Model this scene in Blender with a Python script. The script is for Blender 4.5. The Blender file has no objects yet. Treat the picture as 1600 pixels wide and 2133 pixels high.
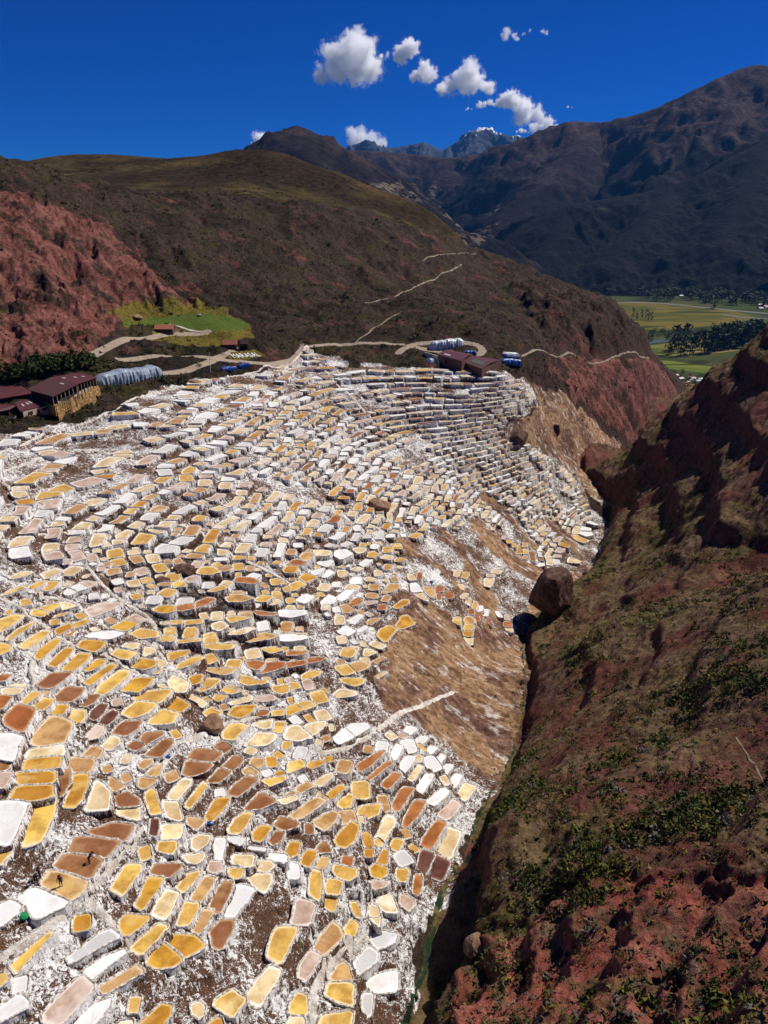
import bpy, bmesh, math, random, time
import numpy as np
from mathutils import Vector
T0 = time.time()
random.seed(7); rng = np.random.default_rng(7)
scene = bpy.context.scene
COL = scene.collection

# ------------------------------------------------------------------ camera, sky, sun, exposure
PITCH = math.radians(21.2); FPX = 1540.0
cam_d = bpy.data.cameras.new('camera'); cam = bpy.data.objects.new('camera', cam_d); COL.objects.link(cam)
cam.location = (0, 0, 0); cam.rotation_euler = (math.pi/2 - PITCH, 0, 0)
cam_d.sensor_fit = 'VERTICAL'; cam_d.angle = 2*math.atan(1066.5/FPX)
cam_d.clip_start = 0.5; cam_d.clip_end = 200000
scene.camera = cam

SUN_DIR = Vector((0.62, 0.36, 0.90)).normalized()          # from the ground towards the sun
sun_d = bpy.data.lights.new('sun', 'SUN'); sun = bpy.data.objects.new('sun', sun_d); COL.objects.link(sun)
sun_d.energy = 5.0; sun_d.angle = math.radians(0.5); sun_d.color = (1.0, 0.95, 0.87)
sun.rotation_euler = (-SUN_DIR).to_track_quat('-Z', 'Y').to_euler()
sun.location = SUN_DIR*500

world = bpy.data.worlds.new('World'); scene.world = world; world.use_nodes = True
wn = world.node_tree.nodes; wl = world.node_tree.links; wn.clear()
wo = wn.new('ShaderNodeOutputWorld'); wb = wn.new('ShaderNodeBackground'); sk = wn.new('ShaderNodeTexSky')
sk.sky_type = 'NISHITA'; sk.sun_disc = False
sk.sun_elevation = math.asin(SUN_DIR.z); sk.sun_rotation = math.atan2(SUN_DIR.x, SUN_DIR.y)
sk.altitude = 3300; sk.air_density = 1.0; sk.dust_density = 0.0; sk.ozone_density = 3.0
hs = wn.new('ShaderNodeHueSaturation'); hs.inputs['Saturation'].default_value = 1.75; hs.inputs['Value'].default_value = 1.0
tint = wn.new('ShaderNodeMix'); tint.data_type = 'RGBA'; tint.blend_type = 'MULTIPLY'; tint.inputs[0].default_value = 1.0; tint.inputs[7].default_value = (0.03, 0.54, 1.14, 1)
wl.new(sk.outputs[0], hs.inputs['Color']); wl.new(hs.outputs[0], tint.inputs[6]); wl.new(tint.outputs[2], wb.inputs['Color'])
wb.inputs['Strength'].default_value = 0.05; wl.new(wb.outputs[0], wo.inputs['Surface'])
scene.view_settings.view_transform = 'Standard'; scene.view_settings.look = 'None'
scene.view_settings.exposure = 0.15; scene.view_settings.gamma = 1.0; scene.view_settings.use_curve_mapping = False
scene.render.engine = 'CYCLES'
cy = scene.cycles
cy.max_bounces = 40; cy.diffuse_bounces = 1; cy.glossy_bounces = 2; cy.transmission_bounces = 3; cy.volume_bounces = 40; cy.transparent_max_bounces = 8
cy.use_denoising = True; cy.volume_step_rate = 0.4; cy.volume_max_steps = 512

HAZE = 1.1e-5

# ------------------------------------------------------------------ projection
CP, SP = math.cos(PITCH), math.sin(PITCH)
def ray(u, v):
    u = np.asarray(u, float); v = np.asarray(v, float)
    a = (u-800)/FPX; b = (1066.5-v)/FPX
    return a, CP + b*SP, -SP + b*CP
def atY(u, v, y):                                       # the point at forward distance y seen at pixel (u, v)
    a, dy, dz = ray(u, v); s = y/dy
    return np.array([a*s, np.asarray(y, float)+0*s, dz*s])
def atZ(u, v, z):
    a, dy, dz = ray(u, v); s = z/dz
    return np.array([a*s, dy*s, z+0*s])
def proj(x, y, z):
    d = y*CP - z*SP; h = y*SP + z*CP
    d = np.maximum(d, 1e-3)
    return 800 + FPX*x/d, 1066.5 - FPX*h/d

# ------------------------------------------------------------------ noise
_perm = rng.permutation(512); _perm = np.concatenate([_perm, _perm, _perm])
_ga = rng.random(512)*2*np.pi; _gx, _gy = np.cos(_ga), np.sin(_ga)
def perlin(x, y):
    xi = np.floor(x).astype(np.int64); yi = np.floor(y).astype(np.int64)
    xf = x-xi; yf = y-yi; xi &= 511; yi &= 511
    u = xf*xf*xf*(xf*(xf*6-15)+10); v = yf*yf*yf*(yf*(yf*6-15)+10)
    def g(i, j, dx, dy):
        h = _perm[_perm[i & 511]+(j & 511)]
        return _gx[h]*dx + _gy[h]*dy
    a = g(xi, yi, xf, yf); b = g(xi+1, yi, xf-1, yf); c = g(xi, yi+1, xf, yf-1); d = g(xi+1, yi+1, xf-1, yf-1)
    return 1.5*((a+(b-a)*u) + ((c+(d-c)*u)-(a+(b-a)*u))*v)
def fbm(x, y, oct=4, gain=0.5, lac=2.03):
    s = 0; a = 1; n = 0
    for k in range(oct):
        s = s + a*perlin(x+17.3*k, y-9.1*k); n += a; a *= gain; x = x*lac; y = y*lac
    return s/n
def ridged(x, y, oct=4, gain=0.5, lac=2.1):
    s = 0; a = 1; n = 0
    for k in range(oct):
        s = s + a*(1-2*np.abs(perlin(x+31.7*k, y+5.3*k))); n += a; a *= gain; x = x*lac; y = y*lac
    return s/n
def sstep(a, b, x):
    t = np.clip((x-a)/(b-a), 0, 1); return t*t*(3-2*t)

def inside(poly, u, v):                                 # even-odd test, vectorised
    poly = np.asarray(poly, float); r = np.zeros(np.shape(u), bool); n = len(poly)
    for i in range(n):
        x0, y0 = poly[i]; x1, y1 = poly[(i+1) % n]
        if y0 == y1: continue
        c = ((y0 > v) != (y1 > v)) & (u < (x1-x0)*(v-y0)/(y1-y0)+x0)
        r ^= c
    return r
def seg_dist(pl, x, y):                                 # distance to a polyline, with parameter along it
    pl = np.asarray(pl, float); best = np.full(np.shape(x), 1e9); par = np.zeros(np.shape(x)); side = np.zeros(np.shape(x))
    acc = 0.0
    for i in range(len(pl)-1):
        x0, y0 = pl[i, :2]; x1, y1 = pl[i+1, :2]; dx, dy = x1-x0, y1-y0; L2 = dx*dx+dy*dy+1e-12
        t = np.clip(((x-x0)*dx+(y-y0)*dy)/L2, 0, 1)
        d = np.hypot(x-x0-t*dx, y-y0-t*dy); m = d < best
        best = np.where(m, d, best); par = np.where(m, i+t, par)
        side = np.where(m, np.sign((x-x0)*dy-(y-y0)*dx), side)
    return best, par, side

# ------------------------------------------------------------------ near terrain: control points (pixel column, pixel row, forward distance)
CTRL = [
 # gully floor
 (850,2133,64),(880,2000,75),(960,1800,98),(1030,1650,123),(1085,1500,158),(1095,1400,190),(1085,1320,224),(1230,1190,293),(1270,1100,361),
 (1290,960,516),(1330,900,617),(1400,840,767),(1430,812,875),
 # salt slope
 (0,2133,49),(400,2133,54),(750,2133,61),(0,1800,68),(400,1800,75),(750,1800,86),(0,1600,84),(400,1600,95),(750,1600,109),(900,1600,118),
 (0,1400,107),(400,1400,125),(750,1400,150),(950,1400,172),(0,1200,142),(400,1200,170),(750,1200,205),(950,1250,215),
 (0,1066,178),(300,1000,220),(500,900,275),(800,1050,265),(800,900,330),(1000,1100,285),(1100,1100,315),(700,800,372),(1000,950,335),
 (1060,905,352),(1150,900,405),(1200,1000,405),(1250,930,470),(1200,850,455),(1100,800,395),(1000,850,362),
 # upper ledge
 (0,925,232),(200,845,287),(400,790,337),(640,735,418),(100,830,290),(430,750,366),(560,757,392),(800,770,398),(975,765,408),(250,775,330),
 (0,770,312),(100,765,318),(900,735,432),(1060,752,432),
 (515,738,388),(470,720,400),(400,690,418),(300,690,412),(280,660,432),(420,660,436),(520,695,420),
 # left cliff and the long ridge behind
 (0,740,326),(100,735,338),(180,715,360),(0,600,395),(150,620,405),(250,625,436),(0,470,455),(200,500,490),(350,600,470),(480,620,490),
 (0,340,530),(110,368,555),(230,400,590),(430,430,640),(650,455,700),(800,466,750),(950,520,800),(1100,570,840),(1250,625,830),(1330,680,800),
 (600,600,530),(640,700,445),(500,520,580),(850,620,600),(700,680,470),(760,560,640),(1000,650,620),(1000,580,730),(1150,680,640),(1150,620,740),
 (1090,745,445),(1200,742,560),(1300,740,640),(1350,747,690),(1340,700,730),(1380,785,800),(1350,830,700),(1280,830,600),(1200,790,520),
 # right hillside near
 (1100,2133,57),(1350,2133,50),(1600,2133,44),(1010,2000,72),(1200,1950,66),(1600,1950,55),(1040,1750,92),(1300,1800,78),(1600,1800,66),
 (1100,1600,121),(1300,1500,126),(1600,1500,100),(1120,1400,186),(1200,1350,176),(1400,1300,165),(1600,1250,140),(1170,1260,240),
 (1280,1150,296),(1400,1140,258),(1600,1115,215),(1300,1210,242),
 # far right spur
 (1215,990,392),(1330,905,412),(1420,842,408),(1500,772,380),(1600,715,335),(1600,850,290),(1600,1000,228),(1450,950,322),(1300,1000,365),(1290,1080,345),(1450,1060,272),
]
def _rows():
    P = [atY(u, v, y) for u, v, y in CTRL]
    # off-frame and hidden ground
    P += [np.array(p, float) for p in [
      (-75,49,-62),(-95,90,-58),(-130,140,-54),(-170,200,-50),(-230,260,-46),(-290,320,-30),(-330,400,5),(-380,520,40),
      (-10,20,-82),(-60,20,-68),(25,15,-62),(60,30,-48),(75,60,-50),(95,100,-52),(150,170,-52),(210,260,-42),(250,330,-32),(330,420,-40),(280,480,-90),(420,560,-120),
      (-330,760,20),(-150,860,20),(30,960,-10),(200,1020,-70),(330,1040,-170),(400,1020,-240),(470,1020,-290),(330,930,-150),(450,900,-215),(420,780,-185),(560,800,-240),(500,680,-160),
      (116,425,-152),(-420,700,40),(-10,8,-80)]]
    return np.array(P)
CP3 = _rows()
def warp(x, y):
    return 100*x/(y+40), 100*np.log(y+40)
_wx, _wy = warp(CP3[:,0], CP3[:,1])
def _phi(r2): return np.sqrt(r2+64.0)
_A = _phi((_wx[:,None]-_wx[None])**2 + (_wy[:,None]-_wy[None])**2)
_n = len(_wx); _P = np.c_[np.ones(_n), _wx, _wy]
_M = np.zeros((_n+3, _n+3)); _M[:_n,:_n] = _A - np.eye(_n)*0.35; _M[:_n,_n:] = _P; _M[_n:,:_n] = _P.T
_zoff = -100.0
_sol = np.linalg.solve(_M, np.r_[CP3[:,2]-_zoff, 0, 0, 0])
def rbf(x, y):
    sh = np.shape(x); x = np.ravel(x); y = np.ravel(y); out = np.empty(len(x))
    for i in range(0, len(x), 60000):
        wx, wy = warp(x[i:i+60000], y[i:i+60000])
        d = (wx[:,None]-_wx[None])**2 + (wy[:,None]-_wy[None])**2
        out[i:i+60000] = _phi(d)@_sol[:_n] + _sol[_n] + _sol[_n+1]*wx + _sol[_n+2]*wy
    return (out+_zoff).reshape(sh)
GULLY = [atY(u, v, y)[:2] for u, v, y in [(820,2300,52)]+CTRL[:9]] + [np.array([112,400.]), np.array([122,440.])] + [atY(u, v, y)[:2] for u, v, y in CTRL[9:13]]
GULLY = np.array(GULLY)
def base(x, y):
    """smooth ground: control surface, low swells on the salt slope, banks along the stream"""
    z = rbf(x, y)
    z = z + 2.3*fbm(x/33.0, y/33.0, 2)*sstep(25, 60, y)
    d, par, side = seg_dist(GULLY, x, y)
    z = z - 1.5*np.exp(-(d/4.0)**2)
    # undercut right bank: a flat shaded floor, then a steep face, highest where the photograph shows black
    hb = np.interp(par, [0, 1, 1.8, 2.3, 3.0, 3.6, 4.2, 5, 7, 9, 20], [3, 4, 6, 9, 7, 4, 3, 2.5, 4, 6, 6])
    fl = np.interp(par, [0, 1.2, 1.8, 2.3, 3.0, 3.5, 4, 20], [2.0, 2.5, 5.0, 6.5, 3.5, 2.2, 1.5, 1.5])
    w = 1.6*fbm(x/9.0, y/9.0, 3); rs = side > 0
    dip = np.where(rs, sstep(0.0, 1.0, d/(fl+1.0))*(1-sstep(fl+w, fl+1.6+w, d))*np.minimum(hb*0.35, 0.45*d), 0)
    z = z - dip + np.where(rs, 0.75*hb*sstep(fl+w, fl+1.6+w, d)*np.exp(-np.maximum(d-fl-4, 0)/18.0), 0)
    return z
def hit(u, v, y0=18.0, y1=1010.0, n=420):
    """first point of the smooth ground seen at each pixel"""
    u = np.atleast_1d(np.asarray(u, float)); v = np.atleast_1d(np.asarray(v, float))
    ys = np.exp(np.linspace(np.log(y0), np.log(y1), n))
    a, dy, dz = ray(u, v)
    X = (a/dy)[:,None]*ys[None]; Z = (dz/dy)[:,None]*ys[None]; Y = np.broadcast_to(ys, X.shape)
    B = base(X, Y); under = B > Z
    k = np.argmax(under, 1); k = np.where(under.any(1), np.maximum(k, 1), n-1); r = np.arange(len(u))
    f0 = (Z-B)[r, k-1]; f1 = (B-Z)[r, k]; t = np.clip(f0/(f0+f1+1e-9), 0, 1)
    y = ys[k-1]+(ys[k]-ys[k-1])*t
    x = (a/dy)*y
    return np.c_[x, y, base(x, y)]

# ------------------------------------------------------------------ scene helpers
def tag(o, label=None, cat=None, group=None, kind=None):
    if label: o['label'] = label
    if cat: o['category'] = cat
    if group: o['group'] = group
    if kind: o['kind'] = kind
    return o
def mesh_obj(name, verts, faces, mats, parent=None, smooth=False, mat_idx=None, attrs=None):
    me = bpy.data.meshes.new(name)
    verts = np.asarray(verts, np.float32).reshape(-1, 3)
    if isinstance(faces, np.ndarray):
        nf, k = faces.shape
        me.vertices.add(len(verts)); me.vertices.foreach_set('co', verts.ravel())
        me.loops.add(nf*k); me.polygons.add(nf)
        me.loops.foreach_set('vertex_index', faces.astype(np.int32).ravel())
        me.polygons.foreach_set('loop_start', np.arange(0, nf*k, k, dtype=np.int32))
        me.polygons.foreach_set('loop_total', np.full(nf, k, np.int32))
        me.update(calc_edges=True)
    else:
        me.from_pydata(verts.tolist(), [], faces)
    if not isinstance(mats, (list, tuple)): mats = [mats]
    for m in mats: me.materials.append(m)
    if mat_idx is not None: me.polygons.foreach_set('material_index', np.asarray(mat_idx, np.int32))
    me.polygons.foreach_set('use_smooth', np.full(len(me.polygons), bool(smooth)))
    for an, av in (attrs or {}).items():
        av = np.asarray(av, np.float32)
        if av.ndim == 1:
            at = me.attributes.new(an, 'FLOAT', 'POINT'); at.data.foreach_set('value', av)
        else:
            at = me.attributes.new(an, 'FLOAT_COLOR', 'POINT')
            at.data.foreach_set('color', np.c_[av, np.ones(len(av))].astype(np.float32).ravel())
    me.update()
    o = bpy.data.objects.new(name, me); COL.objects.link(o)
    if parent: o.parent = parent
    return o
def empty(name, loc, rz=0.0):
    o = bpy.data.objects.new(name, None); COL.objects.link(o); o.location = loc; o.rotation_euler = (0, 0, rz)
    o.empty_display_size = 0.5
    return o

# ------------------------------------------------------------------ material helpers
class NT:
    def __init__(s, name, rough=0.9, spec=0.2):
        s.m = bpy.data.materials.new(name); s.m.use_nodes = True; s.t = s.m.node_tree
        s.b = s.t.nodes['Principled BSDF']; s.b.inputs['Roughness'].default_value = rough
        s.b.inputs['Specular IOR Level'].default_value = spec
        s.geo = None
    def n(s, typ, **kw):
        nd = s.t.nodes.new('ShaderNode'+typ)
        for k, v in kw.items(): setattr(nd, k, v)
        return nd
    def l(s, a, b): s.t.links.new(a, b)
    def pos(s):
        if not s.geo: s.geo = s.n('NewGeometry')
        return s.geo.outputs['Position']
    def mapped(s, scale, rot=(0, 0, 0), vec=None):
        mp = s.n('Mapping'); mp.inputs['Scale'].default_value = scale; mp.inputs['Rotation'].default_value = rot
        s.l(vec or s.pos(), mp.inputs['Vector']); return mp.outputs[0]
    def along(s, ang, sx, sy, sz):                       # coordinates turned to a direction, then stretched
        mp = s.n('Mapping', vector_type='TEXTURE'); mp.inputs['Rotation'].default_value = (0, 0, ang); mp.inputs['Scale'].default_value = (1/sx, 1/sy, 1/sz)
        s.l(s.pos(), mp.inputs['Vector']); return mp.outputs[0]
    def noise(s, scale, detail=4, rough=0.55, vec=None, dist=0.0):
        nd = s.n('TexNoise'); nd.inputs['Scale'].default_value = scale; nd.inputs['Detail'].default_value = detail
        nd.inputs['Roughness'].default_value = rough; nd.inputs['Distortion'].default_value = dist
        s.l(vec or s.pos(), nd.inputs['Vector']); return nd.outputs['Fac']
    def ramp(s, fac, stops, interp='LINEAR'):
        nd = s.n('ValToRGB'); cr = nd.color_ramp; cr.interpolation = interp
        while len(cr.elements) < len(stops): cr.elements.new(0.5)
        for e, (p, c) in zip(cr.elements, stops):
            e.position = p; e.color = (*c, 1) if len(c) == 3 else c
        s.l(fac, nd.inputs[0]); return nd.outputs[0]
    def grey(s, fac, a, b):
        nd = s.n('MapRange'); nd.inputs[1].default_value = a; nd.inputs[2].default_value = b
        nd.interpolation_type = 'SMOOTHSTEP'; s.l(fac, nd.inputs[0]); return nd.outputs[0]
    def mix(s, fac, a, b, blend='MIX'):
        nd = s.n('Mix', data_type='RGBA', blend_type=blend)
        for k, x in ((0, fac), (6, a), (7, b)):
            if isinstance(x, (int, float)): nd.inputs[k].default_value = x
            elif isinstance(x, tuple): nd.inputs[k].default_value = (*x, 1)
            else: s.l(x, nd.inputs[k])
        return nd.outputs[2]
    def math(s, op, a, b=None, clamp=False):
        nd = s.n('Math', operation=op, use_clamp=clamp)
        for k, x in ((0, a), (1, b)):
            if x is None: continue
            if isinstance(x, (int, float)): nd.inputs[k].default_value = x
            else: s.l(x, nd.inputs[k])
        return nd.outputs[0]
    def attr(s, name):
        nd = s.n('Attribute', attribute_name=name); return nd
    def objrand(s):
        return s.n('ObjectInfo').outputs['Random']
    def color(s, c):
        if isinstance(c, tuple): s.b.inputs['Base Color'].default_value = (*c, 1)
        else: s.l(c, s.b.inputs['Base Color'])
    def bump(s, h, strength=0.5, dist=0.2):
        nd = s.n('Bump'); nd.inputs['Strength'].default_value = strength; nd.inputs['Distance'].default_value = dist
        s.l(h, nd.inputs['Height']); s.l(nd.outputs[0], s.b.inputs['Normal'])
def flat(name, c, rough=0.8, spec=0.2, var=0.25, scale=1.0):
    k = NT(name, rough, spec); n = k.noise(scale, 4)
    k.color(k.mix(n, tuple(x*(1-var) for x in c), tuple(min(1, x*(1+var)) for x in c))); return k.m

SALT_STREAK = None
def salt_color(k, streak=True, drip=None):
    """salt crust over brown earth: white sheets, brown and dark gaps, vertical runs on walls"""
    v = k.mapped((1, 1, 0.35)) if streak else k.pos()
    a = k.noise(1.5, 6, 0.76, v, 0.9); b = k.noise(7.0, 3, 0.75, v); big = k.noise(0.09, 4, 0.65)
    earth = k.ramp(b, [(0.28, (0.018, 0.009, 0.006)), (0.45, (0.080, 0.038, 0.023)), (0.66, (0.23, 0.13, 0.08))])
    white = k.ramp(a, [(0.42, (0.58, 0.54, 0.50)), (0.58, (0.88, 0.87, 0.85))])
    s = k.math('ADD', k.math('MULTIPLY', a, 0.74), k.math('ADD', k.math('MULTIPLY', b, 0.36), k.math('MULTIPLY', k.math('SUBTRACT', big, 0.5), 0.55)))
    if drip is not None: s = k.math('ADD', s, k.math('MULTIPLY', k.math('SUBTRACT', drip, 0.36), 0.17))
    return k.mix(k.grey(s, 0.556, 0.60), earth, white), s

def mat_wall():
    k = NT('salt_crusted_stone', 0.9, 0.15)
    c, s = salt_color(k, True, k.attr('drip').outputs['Fac']); k.color(c); k.bump(s, 0.9, 0.4); return k.m
def mat_rim():
    k = NT('salt_rim', 0.8, 0.2)
    a = k.noise(2.8, 6, 0.75); k.color(k.ramp(a, [(0.40, (0.2, 0.13, 0.09)), (0.49, (0.46, 0.40, 0.34)), (0.61, (0.84, 0.82, 0.79))])); k.bump(a, 0.6, 0.3); return k.m
BRINE = {  # colour of the pond floor under thin brine, its edge crust
 'W': ((0.76, 0.75, 0.73), (0.84, 0.83, 0.81), 'white'), 'C': ((0.76, 0.61, 0.34), (0.86, 0.80, 0.68), 'cream'),
 'Y': ((0.68, 0.43, 0.10), (0.80, 0.64, 0.34), 'yellow'), 'A': ((0.56, 0.29, 0.035), (0.68, 0.45, 0.15), 'amber'),
 'T': ((0.55, 0.33, 0.13), (0.70, 0.53, 0.32), 'tan'), 'B': ((0.30, 0.135, 0.055), (0.42, 0.24, 0.12), 'brown'),
 'R': ((0.40, 0.15, 0.042), (0.48, 0.23, 0.10), 'rust-orange'), 'D': ((0.12, 0.045, 0.033), (0.2, 0.09, 0.06), 'dark reddish-brown'),
 'P': ((0.56, 0.42, 0.34), (0.70, 0.60, 0.53), 'pinkish'), 'G': ((0.60, 0.59, 0.57), (0.76, 0.75, 0.74), 'grey-white')}
def mat_brine(code):
    c, e, nm = BRINE[code]
    wet = code in 'YABRTC'
    k = NT('brine_'+nm.replace('-', '_').replace(' ', '_'), 0.35 if wet else 0.75, 0.25 if wet else 0.15)
    rnd = k.objrand()
    n = k.noise(0.35, 4, 0.6); f = k.noise(2.5, 5, 0.65); ed = k.attr('edge').outputs['Fac']
    h = k.n('HueSaturation'); h.inputs['Color'].default_value = (*c, 1)
    mr = k.n('MapRange'); k.l(rnd, mr.inputs[0]); mr.inputs[3].default_value = 0.82; mr.inputs[4].default_value = 1.14; k.l(mr.outputs[0], h.inputs['Value'])
    mr2 = k.n('MapRange'); k.l(rnd, mr2.inputs[0]); mr2.inputs[3].default_value = 0.488; mr2.inputs[4].default_value = 0.508; k.l(mr2.outputs[0], h.inputs['Hue'])
    col = k.mix(k.grey(n, 0.38, 0.66), h.outputs[0], tuple(x*m for x, m in zip(c, (0.66, 0.56, 0.45) if code not in 'WG' else (0.86, 0.83, 0.80))))
    col = k.mix(k.math('MULTIPLY', k.grey(k.noise(0.22, 3, 0.6), 0.54, 0.70), 0.65), col, e)
    col = k.mix(k.math('MULTIPLY', k.grey(f, 0.5, 0.75), 0.35), col, e)
    t = k.math('ADD', k.math('MULTIPLY', ed, 0.75), k.math('MULTIPLY', k.noise(0.55, 4, 0.65), 0.62))
    col = k.mix(k.grey(t, 0.62, 0.95), col, e)
    if code in 'TWYP':
        vo = k.n('TexVoronoi', feature='DISTANCE_TO_EDGE'); vo.inputs['Scale'].default_value = 0.55
        k.l(k.mapped((1, 1, 0.0)), vo.inputs['Vector'])
        w = k.math('MULTIPLY', k.grey(vo.outputs['Distance'], 0.035, 0.0), 0.55 if code == 'T' else 0.25)
        w = k.math('MULTIPLY', w, k.grey(k.noise(0.25, 2), 0.45, 0.55))
        col = k.mix(w, col, tuple(x*0.35 for x in c))
    k.color(col); k.bump(f, 0.15, 0.05)
    return k.m
M_WALL = mat_wall(); M_RIM = mat_rim(); M_BRINE = {c: mat_brine(c) for c in BRINE}

# ------------------------------------------------------------------ near ground grid
NR, NC = 960, 690
LY = np.linspace(np.log(14+40), np.log(1060+40), NR); TS = np.linspace(-0.62, 0.62, NC)
GY, GT = np.meshgrid(np.exp(LY)-40, TS, indexing='ij'); GX = GT*(GY+40)
GB = base(GX, GY)                                       # smooth ground on the grid
def gsample(F, x, y):
    r = (np.log(np.maximum(y, -30)+40)-LY[0])/(LY[1]-LY[0]); c = (x/(y+40)-TS[0])/(TS[1]-TS[0])
    r = np.clip(r, 0, NR-1.001); c = np.clip(c, 0, NC-1.001)
    i = r.astype(int); j = c.astype(int); a = r-i; b = c-j
    return (F[i, j]*(1-a)+F[i+1, j]*a)*(1-b) + (F[i, j+1]*(1-a)+F[i+1, j+1]*a)*b
def gz(x, y): return gsample(GB, np.asarray(x, float), np.asarray(y, float))
def hit(u, v, F=None, y0=20.0, y1=1040.0, n=500):       # first ground point seen at each pixel
    F = GB if F is None else F
    u = np.atleast_1d(np.asarray(u, float)); v = np.atleast_1d(np.asarray(v, float))
    ys = np.exp(np.linspace(np.log(y0), np.log(y1), n)); a, dy, dz = ray(u, v)
    X = (a/dy)[:, None]*ys[None]; Z = (dz/dy)[:, None]*ys[None]; Y = np.broadcast_to(ys, X.shape)
    B = gsample(F, X, Y); under = B > Z
    k = np.argmax(under, 1); k = np.where(under.any(1), np.maximum(k, 1), n-1); r = np.arange(len(u))
    f0 = (Z-B)[r, k-1]; f1 = (B-Z)[r, k]; t = np.clip(f0/(f0+f1+1e-9), 0, 1)
    y = ys[k-1]+(ys[k]-ys[k-1])*t; x = (a/dy)*y
    return np.c_[x, y, gsample(F, x, y)]
GU, GV = proj(GX, GY, GB)
GD, GPAR, GSIDE = seg_dist(GULLY, GX, GY)
LEFT = GSIDE < 0
_d = np.sqrt(GX**2+GY**2+GB**2); ju = GU + FPX/_d*(2.0*fbm(GX/3.0, GY/3.0, 3)+6.0*fbm(GX/17.0, GY/17.0, 3)); jv = GV + FPX/_d*(1.5*fbm(GX/3.0+40, GY/3.0, 3)+4.0*fbm(GX/17.0+9, GY/17.0, 3))
def zone(poly, lim=None):
    m = inside(poly, ju, jv)
    if lim is not None: m &= lim
    return m
SALT = [(-900,960),(-300,960),(-60,925),(100,892),(212,868),(330,812),(450,791),(560,771),(618,742),(630,712),(662,732),(740,768),(850,764),(1040,772),(1110,800),(1125,850),(1070,885),(1050,915),(1110,930),(1190,985),(1230,1050),(1275,1115),(1290,1165),(1240,1200),(1140,1200),(1090,1290),(1070,1335),(1000,1300),(930,1275),(860,1235),(820,1280),(800,1380),(800,1470),(850,1495),(930,1530),(1000,1600),(1040,1610),(1000,1690),(960,1790),(900,1900),(850,2000),(810,2400),(-900,2400)]
TAN = [(815,1240),(862,1236),(900,1270),(960,1312),(1050,1360),(1098,1390),(1090,1470),(1062,1560),(1020,1630),(965,1600),(935,1556),(850,1500),(800,1490),(782,1420),(800,1330)]
TANBANDS = [([(835,1138),(880,1165),(919,1190),(962,1231),(1000,1290)],13),([(919,1118),(950,1150),(985,1192),(1010,1250),(1040,1300)],14),([(985,1095),(1046,1147),(1090,1185),(1125,1200)],17),([(1010,1040),(1070,1090),(1120,1150)],9),([(1130,1080),(1190,1130),(1230,1180)],9)]
TAN2 = [(1095,795),(1180,830),(1290,930),(1300,1000),(1250,1060),(1190,990),(1060,925),(1045,905),(1130,860)]
REDCLIFF = [(-200,380),(60,420),(200,470),(280,520),(330,590),(420,640),(300,650),(240,690),(180,750),(60,775),(-200,790)]
GREENY = [(230,672),(300,640),(420,632),(480,652),(530,690),(515,722),(400,722),(280,712),(330,690),(410,692),(390,680),(250,682)]
LAWN = [(250,680),(330,662),(440,655),(490,660),(515,680),(500,690),(430,692),(395,685),(300,682)]
BADLAND = [(1180,1840),(1330,1820),(1600,1840),(1900,1840),(1900,2300),(960,2300),(930,2050),(960,1950),(1080,1960)]
zs = zone(SALT, LEFT | (GD < 1.5)).astype(float); zt = zone(TAN, LEFT | (GD < 3)).astype(float); zt2 = zone(TAN2, LEFT).astype(float)
zr = zone(REDCLIFF, GY > 280).astype(float); zero = zone([(1165,752),(1250,750),(1355,754),(1425,835),(1400,880),(1330,935),(1270,900),(1190,830)], LEFT & (GY > 440)).astype(float); zcrag = zone([(1060,600),(1150,600),(1250,632),(1345,700),(1352,742),(1290,735),(1200,738),(1130,690)], LEFT & (GY > 520)).astype(float)
zg = zone(GREENY, (GY > 370) & (GY < 470)).astype(float); zl = zone(LAWN, (GY > 390) & (GY < 470)).astype(float)
zbad = zone(BADLAND, ~LEFT).astype(float)
def blur(a, n=2):
    for _ in range(n):
        a = (a + np.roll(a, 1, 0) + np.roll(a, -1, 0) + np.roll(a, 1, 1) + np.roll(a, -1, 1))/5
    return a
zt = np.where(inside(TAN, ju, jv) & LEFT, 1.0, zt)
for _pl, _w in TANBANDS:
    _q, _, _ = seg_dist(_pl, ju, jv); zt = np.maximum(zt, sstep(_w*1.25, _w*0.8, _q)*LEFT)
SHADE_ZONE = [(190,1065),(290,1050),(420,1120),(540,1180),(640,1240),(665,1400),(560,1410),(420,1350),(330,1330),(300,1250),(200,1180)]
zs = zs*(1-0.9*zt)*(1-0.62*inside(SHADE_ZONE, ju, jv))  # salt crust thinned inside the polygon: shade of the walls put into ground colour
zt = np.maximum(zt, (LEFT & (GV > 1195) & (GV < 1640) & (GU > 780) & (GD < 90) & (zs < 0.5)).astype(float))
zs, zt, zt2, zr, zg, zl, zbad, zero, zcrag = [blur(a, 3) for a in (zs, zt, zt2, zr, zg, zl, zbad, zero, zcrag)]

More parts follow.
